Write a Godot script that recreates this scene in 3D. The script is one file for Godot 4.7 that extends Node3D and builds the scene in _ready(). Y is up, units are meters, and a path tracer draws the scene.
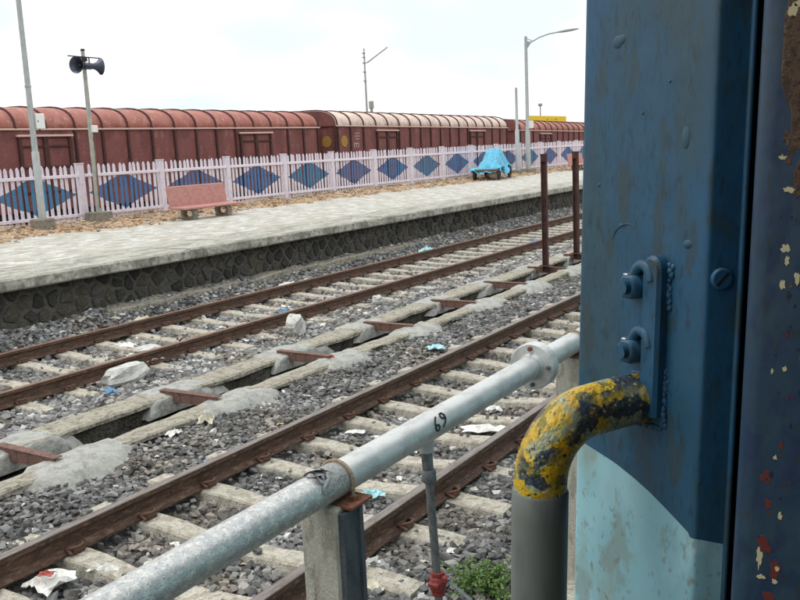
extends Node3D
# A view from a coach doorway: two tracks, a drain between them, a platform with a painted fence, goods wagons behind.
# x runs to the right of the track direction, -z along the tracks, y = 0 is the top of the rails.

const EYE := Vector3(0, 2.294, 0)
const TRACK_A := -3.865
const TRACK_B := -9.12
const DECK := 0.79
var rng := RandomNumberGenerator.new()
var M := {}
var taken := {}

# ---------------------------------------------------------------- mesh builder
class MB:
	var p := PackedVector3Array()
	var g := PackedInt32Array()
	var k := PackedColorArray()
	var color := Color.WHITE
	var group := -1
	func tri(a: Vector3, b: Vector3, c: Vector3) -> void:   # counter-clockwise seen from outside
		p.append(a); p.append(c); p.append(b)
		g.append(group); k.append(color)
	func quad(a: Vector3, b: Vector3, c: Vector3, d: Vector3) -> void:
		tri(a, b, c); tri(a, c, d)
	func commit(material: Material, into: ArrayMesh = null) -> ArrayMesh:
		var st := SurfaceTool.new()
		st.begin(Mesh.PRIMITIVE_TRIANGLES)
		for i in g.size():
			st.set_smooth_group(g[i])
			st.set_color(k[i])
			st.add_vertex(p[i * 3]); st.add_vertex(p[i * 3 + 1]); st.add_vertex(p[i * 3 + 2])
		st.generate_normals()
		st.set_material(material)
		return st.commit(into)
	# faces that look up take the second material
	func two(side: Material, top: Material) -> ArrayMesh:
		var a := MB.new()
		var b := MB.new()
		for i in g.size():
			var n := (p[i * 3 + 2] - p[i * 3]).cross(p[i * 3 + 1] - p[i * 3]).normalized()
			var q := b if n.y > .75 else a
			for k3 in 3: q.p.append(p[i * 3 + k3])
			q.g.append(g[i]); q.k.append(k[i])
		return b.commit(top, a.commit(side))
	# a box with chamfered edges; xf places it, s is its full size
	func box(xf: Transform3D, s: Vector3, b := 0.0) -> void:
		var h := s * 0.5
		b = minf(b, minf(h.x, minf(h.y, h.z)) * 0.9)
		if b <= 0.0:
			b = 0.0
		var q := func(x: float, y: float, z: float, axis: int) -> Vector3:
			var v := Vector3(x * (h.x - b), y * (h.y - b), z * (h.z - b))
			v[axis] = [x, y, z][axis] * h[axis]
			return xf * v
		for axis in 3:
			var u := (axis + 1) % 3
			var w := (axis + 2) % 3
			for sgn in [-1.0, 1.0]:
				var c := []
				for e in [[-1, -1], [1, -1], [1, 1], [-1, 1]]:
					var f := [0.0, 0.0, 0.0]
					f[axis] = sgn; f[u] = float(e[0]); f[w] = float(e[1])
					c.append(q.call(f[0], f[1], f[2], axis))
				if sgn > 0: quad(c[0], c[1], c[2], c[3])
				else: quad(c[3], c[2], c[1], c[0])
		if b == 0.0:
			return
		for axis in 3:      # edges along axis
			var u := (axis + 1) % 3
			var w := (axis + 2) % 3
			for su in [-1.0, 1.0]:
				for sw in [-1.0, 1.0]:
					var f0 := [0.0, 0.0, 0.0]; f0[axis] = -1.0; f0[u] = su; f0[w] = sw
					var f1 := f0.duplicate(); f1[axis] = 1.0
					var a: Vector3 = q.call(f0[0], f0[1], f0[2], u)
					var d: Vector3 = q.call(f0[0], f0[1], f0[2], w)
					var a1: Vector3 = q.call(f1[0], f1[1], f1[2], u)
					var d1: Vector3 = q.call(f1[0], f1[1], f1[2], w)
					if su * sw > 0: quad(a, d, d1, a1)
					else: quad(d, a, a1, d1)
		for sx in [-1.0, 1.0]:
			for sy in [-1.0, 1.0]:
				for sz in [-1.0, 1.0]:
					var a: Vector3 = q.call(sx, sy, sz, 0)
					var c: Vector3 = q.call(sx, sy, sz, 1)
					var d: Vector3 = q.call(sx, sy, sz, 2)
					if sx * sy * sz > 0: tri(a, c, d)
					else: tri(d, c, a)
	func bx(at: Vector3, s: Vector3, b := 0.0) -> void:
		box(Transform3D(Basis(), at), s, b)
	# rings of points joined into a skin; every ring has the same number of points
	func skin(rings: Array, closed := true, cap0 := true, cap1 := true, smooth := 1) -> void:
		group = smooth
		var n: int = rings[0].size()
		for i in rings.size() - 1:
			var a: PackedVector3Array = rings[i]
			var b: PackedVector3Array = rings[i + 1]
			for j in (n if closed else n - 1):
				var j2 := (j + 1) % n
				quad(a[j], a[j2], b[j2], b[j])
		group = -1
		if cap0: fan(rings[0], true)
		if cap1: fan(rings[rings.size() - 1], false)
	func fan(r: PackedVector3Array, flip: bool) -> void:
		var c := Vector3.ZERO
		for v in r: c += v
		c /= r.size()
		for j in r.size():
			var j2 := (j + 1) % r.size()
			if flip: tri(c, r[j2], r[j])
			else: tri(c, r[j], r[j2])
	func ring(at: Vector3, dir: Vector3, r: float, n: int, up := Vector3.UP) -> PackedVector3Array:
		var d := dir.normalized()
		if absf(d.dot(up)) > 0.95: up = Vector3.RIGHT
		var u := up.cross(d).normalized()
		var w := d.cross(u)
		var o := PackedVector3Array()
		for j in n:
			var t := TAU * j / n
			o.append(at + (u * cos(t) + w * sin(t)) * r)
		return o
	func tube(pts: Array, radii, n := 12, cap := true) -> void:
		var rings := []
		var up := Vector3.UP
		var d0: Vector3 = (pts[1] - pts[0]).normalized()
		if absf(d0.dot(up)) > 0.9: up = Vector3(1, 0, 0.3).normalized()
		var u := up.cross(d0).normalized()
		for i in pts.size():
			var d: Vector3
			if i == 0: d = pts[1] - pts[0]
			elif i == pts.size() - 1: d = pts[i] - pts[i - 1]
			else: d = (pts[i + 1] - pts[i]).normalized() + (pts[i] - pts[i - 1]).normalized()
			d = d.normalized()
			u = (u - d * u.dot(d)).normalized()
			var w := d.cross(u)
			var r: float = radii[i] if radii is Array else radii
			var o := PackedVector3Array()
			for j in n:
				var t := TAU * j / n
				o.append(pts[i] + (u * cos(t) + w * sin(t)) * r)
			rings.append(o)
		skin(rings, true, cap, cap)
	func cyl(a: Vector3, b: Vector3, r: float, n := 12, r2 := -1.0) -> void:
		tube([a, b], [r, r if r2 < 0.0 else r2], n)
	# a closed outline in x,y (counter-clockwise looking along -z) carried along a list of z; wob moves each point a little
	func along_z(outline: PackedVector2Array, zs: Array, wob: Callable, smooth := -1) -> void:
		var rings := []
		for z in zs:
			var o := PackedVector3Array()
			for q in outline:
				o.append(wob.call(Vector3(q.x, q.y, z)))
			rings.append(o)
		group = smooth
		var n := outline.size()
		for i in rings.size() - 1:
			for j in n:
				var j2 := (j + 1) % n
				quad(rings[i][j2], rings[i][j], rings[i + 1][j], rings[i + 1][j2]) if zs[1] > zs[0] and false else quad(rings[i][j], rings[i][j2], rings[i + 1][j2], rings[i + 1][j])
		group = -1
		var t := Geometry2D.triangulate_polygon(outline)
		for i in range(0, t.size(), 3):
			var s := Geometry2D.is_polygon_clockwise(PackedVector2Array([outline[t[i]], outline[t[i + 1]], outline[t[i + 2]]]))
			var ia := t[i]
			var ib := t[i + 1] if not s else t[i + 2]
			var ic := t[i + 2] if not s else t[i + 1]
			var a0 = rings[0]
			var a1 = rings[rings.size() - 1]
			tri(a0[ia], a0[ib], a0[ic])
			tri(a1[ic], a1[ib], a1[ia])
	func ball(at: Vector3, s: Vector3, n := 10, basis := Basis()) -> void:
		var rings := []
		for i in range(1, n / 2):
			var a := PI * i / (n / 2)
			var o := PackedVector3Array()
			for j in n:
				var t := TAU * j / n
				o.append(at + basis * (Vector3(sin(a) * cos(t), -cos(a), -sin(a) * sin(t)) * s))
			rings.append(o)
		group = 1
		var bottom := at + basis * Vector3(0, -s.y, 0)
		var top := at + basis * Vector3(0, s.y, 0)
		for j in n:
			var j2 := (j + 1) % n
			tri(bottom, rings[0][j2], rings[0][j])
			var l = rings[rings.size() - 1]
			tri(top, l[j], l[j2])
			for i in rings.size() - 1:
				quad(rings[i][j], rings[i][j2], rings[i + 1][j2], rings[i + 1][j])
		group = -1

# ---------------------------------------------------------------- naming helpers
func numbered(called: String) -> String:
	var n: int = taken.get(called, 0)
	taken[called] = n + 1
	return called if n == 0 else "%s_%03d" % [called, n]

func tag(o: Node3D, label := "", category := "", group := "", kind := "") -> Node3D:
	if label: o.set_meta("label", label)
	if category: o.set_meta("category", category)
	if group: o.set_meta("group", group)
	if kind: o.set_meta("kind", kind)
	return o

func thing(called: String, label: String, category: String, at := Vector3.ZERO, group := "") -> Node3D:
	var o := Node3D.new()
	o.name = numbered(called)
	add_child(o)
	o.position = at
	tag(o, label, category, group)
	return o

func put(called: String, mesh: Mesh, parent: Node = null, at := Vector3.ZERO) -> MeshInstance3D:
	var o := MeshInstance3D.new()
	o.mesh = mesh
	if parent == null:
		o.name = numbered(called)
		add_child(o)
	else:
		var key := "%d/%s" % [parent.get_instance_id(), called]
		var n: int = taken.get(key, 0)
		taken[key] = n + 1
		o.name = called if n == 0 else "%s_%03d" % [called, n]
		parent.add_child(o, true)
	o.position = at
	return o

# ---------------------------------------------------------------- surfaces
func noise(seed_: int, freq: float, oct := 4, type := FastNoiseLite.TYPE_SIMPLEX_SMOOTH) -> FastNoiseLite:
	var n := FastNoiseLite.new()
	n.seed = seed_
	n.frequency = freq
	n.noise_type = type
	n.fractal_type = FastNoiseLite.FRACTAL_FBM
	n.fractal_octaves = oct
	if type == FastNoiseLite.TYPE_CELLULAR:
		n.cellular_return_type = FastNoiseLite.RETURN_DISTANCE
	return n

# a base colour with layers [frequency, octaves, low, high, colour, amount, (cellular)] laid over it; sRGB colours 0-255
func paint(size: int, base: Color, layers: Array, seed_: int) -> ImageTexture:
	var n := size * size
	var r := PackedFloat32Array(); var gg := PackedFloat32Array(); var b := PackedFloat32Array()
	r.resize(n); gg.resize(n); b.resize(n)
	r.fill(base.r); gg.fill(base.g); b.fill(base.b)
	var s := seed_
	for l in layers:
		s += 17
		var f := noise(s, l[0] / float(size), l[1], FastNoiseLite.TYPE_CELLULAR if l.size() > 6 else FastNoiseLite.TYPE_SIMPLEX_SMOOTH)
		var im := f.get_seamless_image(size, size)
		im.convert(Image.FORMAT_L8)
		var d := im.get_data()
		var lut := PackedFloat32Array()
		for i in 256:
			lut.append(smoothstep(l[2], l[3], i / 255.0) * l[5])
		var c: Color = l[4]
		for i in n:
			var t := lut[d[i]]
			if t > 0.003:
				r[i] += (c.r - r[i]) * t
				gg[i] += (c.g - gg[i]) * t
				b[i] += (c.b - b[i]) * t
	var out := PackedByteArray()
	out.resize(n * 3)
	for i in n:
		out[i * 3] = int(r[i] * 255.0); out[i * 3 + 1] = int(gg[i] * 255.0); out[i * 3 + 2] = int(b[i] * 255.0)
	return ImageTexture.create_from_image(Image.create_from_data(size, size, false, Image.FORMAT_RGB8, out))

func bumps(seed_: int, freq: float, strength: float, size := 256, oct := 4, cellular := false) -> NoiseTexture2D:
	var t := NoiseTexture2D.new()
	t.width = size; t.height = size
	t.seamless = true
	t.as_normal_map = true
	t.bump_strength = strength
	t.noise = noise(seed_, freq / size, oct, FastNoiseLite.TYPE_CELLULAR if cellular else FastNoiseLite.TYPE_SIMPLEX_SMOOTH)
	return t

func rgb(r: int, g: int, b: int) -> Color:
	return Color(r / 255.0, g / 255.0, b / 255.0)

func surf(called: String, tex: Texture2D, per_metre, rough := 0.85, metal := 0.0, nrm: Texture2D = null, nscale := 1.0, world := true, spec := 0.5) -> StandardMaterial3D:
	var m := StandardMaterial3D.new()
	m.resource_name = called
	m.albedo_texture = tex
	m.uv1_triplanar = true
	m.uv1_world_triplanar = world
	m.uv1_triplanar_sharpness = 4.0
	m.uv1_scale = per_metre if per_metre is Vector3 else Vector3.ONE * per_metre
	m.roughness = rough
	m.metallic = metal
	m.metallic_specular = spec
	if nrm:
		m.normal_enabled = true
		m.normal_texture = nrm
		m.normal_scale = nscale
	m.vertex_color_use_as_albedo = true
	M[called] = m
	return m

func plain(called: String, c: Color, rough := 0.8, metal := 0.0) -> StandardMaterial3D:
	var m := StandardMaterial3D.new()
	m.resource_name = called
	m.albedo_color = c
	m.roughness = rough
	m.metallic = metal
	m.vertex_color_use_as_albedo = true
	M[called] = m
	return m

func materials() -> void:
	var fine := bumps(11, 60, 3.0)
	var lumpy := bumps(12, 14, 5.0)
	var grit := bumps(13, 40, 6.0, 256, 3, true)
	var W := Color.WHITE
	surf("deck", paint(512, rgb(178, 177, 172), [
		[5, 4, .45, .7, rgb(154, 152, 143), .8], [9, 4, .52, .72, rgb(208, 206, 200), .8], [14, 3, .6, .8, rgb(150, 142, 126), .6], [60, 3, .5, .9, rgb(120, 116, 106), .5], [3, 3, .55, .8, rgb(160, 152, 138), .5]], 100),
		Vector3(.33, .33, .22), .9, 0, lumpy, .5)
	surf("coping", paint(512, rgb(168, 166, 156), [
		[5, 3, .45, .75, rgb(132, 130, 122), .9], [16, 4, .5, .8, rgb(190, 188, 178), .6], [24, 4, .55, .85, rgb(98, 96, 90), .6], [90, 2, .5, .9, rgb(110, 108, 100), .4]], 200),
		Vector3(.5, .14, .2), .9, 0, fine, .4)
	surf("rubble", paint(256, rgb(80, 79, 75), [[4, 3, .4, .7, rgb(72, 70, 66), .9], [12, 4, .55, .8, rgb(112, 110, 103), .6], [40, 3, .5, .9, rgb(55, 54, 50), .6]], 300), .8, .95, 0, lumpy, .9)
	surf("pointing", paint(256, rgb(94, 92, 86), [[6, 4, .4, .7, rgb(78, 76, 70), .9], [30, 3, .5, .9, rgb(68, 66, 60), .7]], 320), .9, .95, 0, lumpy, .8)
	surf("sleeper", paint(512, rgb(180, 175, 163), [[6, 4, .45, .75, rgb(152, 146, 132), .8], [20, 4, .55, .8, rgb(122, 112, 98), .55], [70, 3, .55, .9, rgb(104, 98, 88), .5], [10, 3, .6, .85, rgb(200, 196, 182), .6]], 400), 1.1, .92, 0, fine, .6)
	surf("kerb", paint(512, rgb(156, 151, 138), [[6, 4, .45, .75, rgb(130, 124, 110), .8], [22, 4, .5, .8, rgb(174, 170, 158), .6], [60, 3, .55, .9, rgb(92, 86, 74), .6], [12, 4, .62, .8, rgb(96, 90, 78), .7]], 420), .9, .94, 0, lumpy, .8)
	surf("drain_wall", paint(256, rgb(84, 80, 72), [[8, 4, .4, .7, rgb(58, 55, 49), .9], [24, 4, .5, .75, rgb(110, 105, 94), .7], [50, 3, .55, .85, rgb(40, 38, 34), .6]], 435), 1.6, .95, 0, lumpy, 1.4)
	surf("mortar", paint(256, rgb(162, 162, 157), [[6, 4, .4, .75, rgb(134, 135, 131), .8], [25, 4, .5, .85, rgb(184, 184, 178), .6], [60, 2, .55, .9, rgb(112, 112, 108), .5]], 440), 1.0, .94, 0, lumpy, .45)
	surf("rail", paint(512, rgb(90, 68, 55), [[5, 4, .4, .7, rgb(68, 51, 43), .9], [18, 4, .55, .8, rgb(134, 98, 74), .6], [60, 3, .5, .85, rgb(58, 42, 36), .6], [8, 3, .65, .85, rgb(146, 124, 102), .5]], 460), Vector3(1.6, 2.4, .7), .75, .1, fine, .6)
	surf("rail_head", paint(256, rgb(128, 120, 116), [[6, 4, .4, .75, rgb(104, 92, 84), .8], [30, 3, .5, .9, rgb(146, 142, 140), .6]], 480), Vector3(3, 3, .5), .48, .5, fine, .2)
	surf("rail_head_rusty", paint(256, rgb(126, 98, 82), [[6, 4, .4, .75, rgb(100, 70, 56), .8], [30, 3, .5, .9, rgb(146, 128, 114), .6]], 485), Vector3(3, 3, .5), .6, .25, fine, .3)
	surf("red_oxide", paint(256, rgb(116, 86, 76), [[6, 4, .4, .75, rgb(90, 66, 58), .8], [22, 4, .55, .8, rgb(150, 118, 106), .55], [50, 3, .55, .85, rgb(62, 42, 38), .6]], 500), 1.4, .8, .05, fine, .5)
	surf("post_rust", paint(256, rgb(82, 52, 46), [[5, 4, .4, .75, rgb(60, 40, 37), .9], [20, 4, .58, .8, rgb(112, 78, 66), .6], [50, 3, .55, .85, rgb(42, 31, 30), .6]], 510), Vector3(1.5, .7, 1.5), .85, .05, fine, .6)
	surf("soil", paint(512, rgb(180, 152, 122), [[6, 4, .4, .7, rgb(150, 122, 94), .9], [16, 4, .55, .8, rgb(202, 176, 146), .7], [50, 3, .5, .85, rgb(112, 84, 62), .6]], 520), .6, .97, 0, lumpy, 1.0)
	surf("earth", paint(512, rgb(118, 108, 92), [[6, 4, .4, .7, rgb(96, 92, 70), .8], [30, 4, .5, .8, rgb(140, 128, 108), .7], [3, 3, .5, .7, rgb(84, 92, 62), .6]], 530), .12, .97, 0, lumpy, .8)
	surf("ballast_bed", paint(512, rgb(104, 102, 97), [[40, 2, .3, .6, rgb(66, 65, 62), .9, 1], [8, 4, .5, .75, rgb(104, 98, 90), .6], [70, 3, .5, .85, rgb(120, 118, 112), .6]], 540), .9, .95, 0, grit, 1.2)
	plain("stone", W, .93)
	surf("fence_paint", paint(256, rgb(250, 248, 250), [[5, 4, .5, .8, rgb(222, 214, 220), .7], [24, 4, .6, .85, rgb(196, 184, 180), .5], [60, 3, .62, .9, rgb(168, 152, 146), .4]], 560), Vector3(2.2, .9, 2.2), .75, 0, fine, .3)
	surf("wagon", paint(512, rgb(122, 71, 67), [[3, 4, .4, .7, rgb(106, 60, 58), .9], [9, 4, .55, .8, rgb(140, 90, 84), .5], [40, 3, .6, .9, rgb(90, 52, 49), .5], [7, 4, .72, .85, rgb(164, 128, 118), .4]], 580), Vector3(.25, .16, .3), .75, 0, fine, .25)
	surf("wagon_roof_skylit", paint(512, rgb(158, 98, 86), [[4, 4, .4, .7, rgb(144, 84, 74), .8], [10, 4, .55, .8, rgb(178, 128, 114), .6], [20, 4, .72, .85, rgb(196, 176, 160), .5]], 590), Vector3(.2, .2, .3), .62, 0, fine, .2)  # same paint as the sides, lightened to carry the sky light on top
	surf("wagon_roof_sky_sheen", paint(512, rgb(206, 186, 174), [[4, 4, .4, .7, rgb(186, 158, 146), .8], [10, 4, .5, .75, rgb(222, 212, 202), .7], [24, 4, .7, .88, rgb(150, 104, 94), .5]], 600), Vector3(.2, .2, .3), .6, 0, fine, .2)  # whitish base holds the sky reflection on this roof as colour
	surf("wagon_frame", paint(256, rgb(72, 40, 37), [[5, 4, .4, .7, rgb(58, 34, 32), .9], [30, 3, .55, .85, rgb(96, 60, 54), .5]], 610), .5, .8, 0, fine, .3)
	plain("underframe", rgb(52, 44, 42), .9)
	plain("pale_edge", rgb(206, 176, 166), .7)
	surf("terrazzo", paint(256, rgb(176, 124, 116), [[5, 4, .4, .75, rgb(158, 108, 100), .7], [60, 2, .55, .8, rgb(206, 156, 146), .6], [40, 3, .6, .85, rgb(136, 84, 78), .5]], 620), 1.2, .6, 0, fine, .15)
	surf("cast_concrete", paint(256, rgb(132, 126, 114), [[6, 4, .4, .75, rgb(104, 98, 88), .8], [40, 3, .55, .85, rgb(158, 152, 140), .6]], 630), 1.0, .93, 0, fine, .6)
	surf("galvanised", paint(256, rgb(168, 174, 174), [[8, 3, .4, .7, rgb(150, 156, 158), .8], [30, 3, .5, .85, rgb(186, 190, 188), .6]], 640), Vector3(2, .5, 2), .55, .25, fine, .15)
	surf("galvanised_old", paint(256, rgb(170, 173, 166), [[6, 3, .4, .7, rgb(148, 150, 142), .8], [24, 4, .6, .85, rgb(110, 92, 74), .5]], 645), Vector3(2, .6, 2), .65, .15, fine, .2)
	plain("white_box", rgb(222, 224, 220), .6)
	plain("horn_metal", rgb(66, 72, 88), .38, .4)
	surf("tarp", paint(256, rgb(70, 164, 196), [[4, 4, .4, .75, rgb(52, 142, 180), .7], [9, 4, .56, .8, rgb(140, 202, 218), .7], [50, 3, .6, .9, rgb(38, 116, 156), .4]], 650), 1.2, .45, 0, fine, .3)
	plain("dark_iron", rgb(46, 44, 46), .7, .2)
	plain("wood_old", rgb(98, 78, 62), .9)
	plain("sack", rgb(204, 178, 164), .8)
	# water pipe: aluminium paint, flaking where it is old
	surf("pipe_paint", paint(512, rgb(204, 205, 204), [[5, 4, .4, .75, rgb(176, 178, 178), .7], [16, 4, .62, .82, rgb(208, 210, 208), .6], [70, 3, .66, .9, rgb(126, 126, 122), .5]], 660), Vector3(2, 2, 1.2), .43, .5, fine, .1)
	surf("pipe_flaking", paint(512, rgb(192, 194, 194), [[6, 4, .4, .75, rgb(172, 176, 178), .8], [14, 5, .56, .68, rgb(228, 226, 220), .6], [30, 4, .67, .74, rgb(150, 142, 130), .65], [70, 3, .66, .85, rgb(126, 122, 116), .5]], 670), Vector3(3, 3, 2.0), .42, .6, fine, .3)
	surf("stem_steel", paint(256, rgb(118, 124, 128), [[8, 4, .4, .75, rgb(92, 96, 100), .8], [26, 4, .6, .8, rgb(150, 146, 134), .5], [40, 4, .68, .85, rgb(110, 76, 56), .6]], 680), Vector3(4, 2, 4), .5, .4, fine, .3)
	surf("valve_red", paint(256, rgb(138, 52, 48), [[10, 4, .5, .75, rgb(104, 38, 36), .8], [30, 4, .66, .85, rgb(168, 100, 90), .5]], 690), 6.0, .6, 0, fine, .3)
	surf("rusty_plate", paint(256, rgb(124, 78, 56), [[8, 4, .4, .75, rgb(92, 56, 42), .9], [26, 4, .58, .8, rgb(160, 112, 82), .6]], 700), 5.0, .85, .05, fine, .6)
	surf("post_concrete", paint(512, rgb(176, 173, 162), [[5, 4, .42, .75, rgb(150, 145, 132), .8], [16, 4, .58, .8, rgb(194, 191, 180), .6], [60, 3, .62, .88, rgb(118, 114, 104), .5], [7, 4, .64, .84, rgb(118, 108, 94), .5]], 710), Vector3(2.5, .9, 2.5), .93, 0, fine, .25)
	surf("strap", paint(256, rgb(156, 142, 118), [[10, 4, .4, .7, rgb(120, 92, 66), .8], [30, 4, .6, .8, rgb(186, 176, 156), .6]], 720), 8.0, .75, .1, fine, .4)
	surf("torn_wrap", paint(256, rgb(150, 152, 152), [[10, 4, .4, .7, rgb(106, 106, 104), .8], [30, 4, .6, .8, rgb(190, 190, 186), .6]], 730), 8.0, .6, .1, fine, .4)
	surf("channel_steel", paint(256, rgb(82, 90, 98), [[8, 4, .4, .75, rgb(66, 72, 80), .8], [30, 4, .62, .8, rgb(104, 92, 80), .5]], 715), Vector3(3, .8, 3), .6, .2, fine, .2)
	plain("black_mark", rgb(26, 26, 28), .8)
	plain("black_rubber", rgb(20, 20, 22), .85)
	# coach paint
	surf("coach_blue", paint(512, rgb(35, 83, 112), [[3, 3, .4, .75, rgb(50, 79, 90), .7], [5, 4, .5, .75, rgb(31, 87, 126), .7], [9, 4, .6, .85, rgb(56, 72, 78), .5], [14, 5, .62, .78, rgb(60, 62, 58), .5], [50, 4, .66, .76, rgb(30, 52, 68), .5], [110, 2, .74, .84, rgb(84, 92, 92), .35], [90, 2, .6, .9, rgb(30, 58, 82), .4], [40, 4, .72, .85, rgb(58, 66, 70), .4]], 740), Vector3(3.2, .9, 3.2), .5, 0, lumpy, .05, false)
	surf("coach_cyan", paint(512, rgb(152, 200, 210), [[3, 3, .35, .7, rgb(134, 186, 200), .7], [7, 4, .5, .75, rgb(166, 210, 222), .6], [7, 5, .52, .8, rgb(138, 158, 152), .5], [12, 5, .56, .74, rgb(132, 146, 140), .55], [40, 4, .72, .86, rgb(112, 112, 98), .5], [80, 3, .7, .88, rgb(92, 100, 98), .5]], 750), Vector3(2.6, 1.2, 2.6), .6, 0, lumpy, .05, false)
	surf("door_worn", paint(512, rgb(28, 58, 84), [[6, 3, .4, .7, rgb(36, 66, 84), .7], [16, 4, .5, .72, rgb(20, 44, 80), .7], [30, 5, .70, .78, rgb(46, 44, 44), .5], [90, 3, .6, .9, rgb(30, 44, 60), .4]], 761), Vector3(3.0, 1.6, 3.0), .5, 0, lumpy, .06, false)
	surf("grip_paint", paint(512, rgb(204, 168, 26), [[4, 4, .4, .7, rgb(184, 142, 20), .7], [5, 6, .54, .66, rgb(138, 160, 166), .75], [4, 6, .585, .625, rgb(40, 54, 78), .93], [24, 4, .70, .76, rgb(40, 42, 40), .85], [20, 4, .70, .78, rgb(232, 206, 110), .7], [7, 4, .66, .72, rgb(74, 84, 40), .6]], 772), Vector3(7, 7, 7), .45, 0, bumps(14, 26, 4.0), .5, false)
	surf("grip_sleeve", paint(256, rgb(112, 118, 115), [[6, 4, .4, .75, rgb(98, 104, 103), .8], [30, 3, .6, .85, rgb(118, 122, 118), .4]], 780), Vector3(8, 2, 8), .5, 0, null, .2, false)
	surf("door_rust", paint(256, rgb(92, 72, 58), [[6, 4, .4, .7, rgb(70, 52, 44), .9], [24, 4, .55, .75, rgb(50, 40, 36), .8], [30, 4, .68, .8, rgb(122, 104, 84), .6]], 791), Vector3(9, 9, 9), .8, 0, fine, .15, false)
	plain("chip_cream", rgb(200, 192, 156), .7)
	plain("chip_red", rgb(104, 42, 36), .7)
	plain("chip_dark", rgb(22, 34, 58), .6)
	plain("vestibule", rgb(150, 148, 132), .8)
	plain("glint_steel", rgb(190, 196, 200), .3, .9)
	plain("sign_yellow", rgb(236, 196, 20), .7)
	plain("sign_faded", rgb(176, 150, 40), .8)
	plain("yellow_disc", rgb(158, 122, 56), .8)
	plain("white_letter", rgb(176, 154, 148), .8)
	surf("plastic_white", paint(256, rgb(226, 226, 222), [[8, 4, .5, .8, rgb(196, 194, 186), .7]], 790), 3.0, .5)
	plain("plastic_blue", rgb(84, 124, 158), .5)
	plain("plastic_cyan", rgb(168, 214, 222), .5)
	plain("paper_yellow", rgb(200, 194, 174), .8)
	plain("print_red", rgb(168, 84, 74), .7)
	surf("broken_slab", paint(256, rgb(196, 196, 192), [[6, 4, .4, .75, rgb(168, 168, 164), .8], [30, 4, .6, .85, rgb(214, 212, 206), .6]], 800), 2.0, .93, 0, lumpy, .8)
	var leaf := StandardMaterial3D.new()
	leaf.resource_name = "leaf"
	leaf.albedo_color = Color(1, 1, 1)
	leaf.vertex_color_use_as_albedo = true
	leaf.roughness = .6
	leaf.backlight_enabled = true
	leaf.backlight = Color(.12, .2, .05)
	M["leaf"] = leaf

# ---------------------------------------------------------------- setting
func sky_picture() -> ImageTexture:
	var w := 512
	var h := 256
	var big := noise(5, 1.0, 5)
	var im := Image.create(w, h, false, Image.FORMAT_RGBF)
	for y in h:
		var el := PI * (0.5 - (y + 0.5) / h)
		for x in w:
			var az := TAU * (x + 0.5) / w
			var d := Vector3(cos(el) * cos(az), sin(el), cos(el) * sin(az))
			if el < 0.0:
				im.set_pixel(x, y, Color(.3, .29, .27))
				continue
			var q := Vector3(d.x, d.y * 3.0, d.z) * 3.8
			var n := big.get_noise_3dv(q) * .5 + .5
			var open := smoothstep(.43, .68, n)
			var level := lerpf(1.16, 1.75, smoothstep(0.0, .9, d.y))
			var cloud := Color(level, level * 1.0, level * 1.0)
			var gap := Color(.78, .925, .95) * lerpf(1.0, 1.3, smoothstep(.1, .9, d.y))
			im.set_pixel(x, y, cloud.lerp(gap, open * .68))
	return ImageTexture.create_from_image(im)

func bed(x: float, z: float) -> float:
	var y := 0.0
	if x > TRACK_A + 1.4: y = lerpf(-.215, -.42, smoothstep(TRACK_A + 1.4, -1.0, x))
	elif x > TRACK_A - 1.4: y = -.262 if absf(x - TRACK_A) < .8 else -.222
	elif x > -5.86: y = lerpf(-.15, -.205, smoothstep(-5.86, -5.3, x))
	elif x > -6.16: y = -.3
	elif x > -6.56: y = -.46
	elif x > -6.96: y = -.3
	elif x > TRACK_B + 1.4: y = lerpf(-.215, -.13, smoothstep(TRACK_B + 1.4, -7.0, x))
	elif x > TRACK_B - 1.4: y = -.258 if absf(x - TRACK_B) < .8 else -.225
	else: y = lerpf(-.2, .04, smoothstep(TRACK_B - 1.4, -11.05, x))
	return y + bed_noise.get_noise_2d(x * 10, z * 10) * .035
var bed_noise := noise(77, .12, 2)

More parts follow.
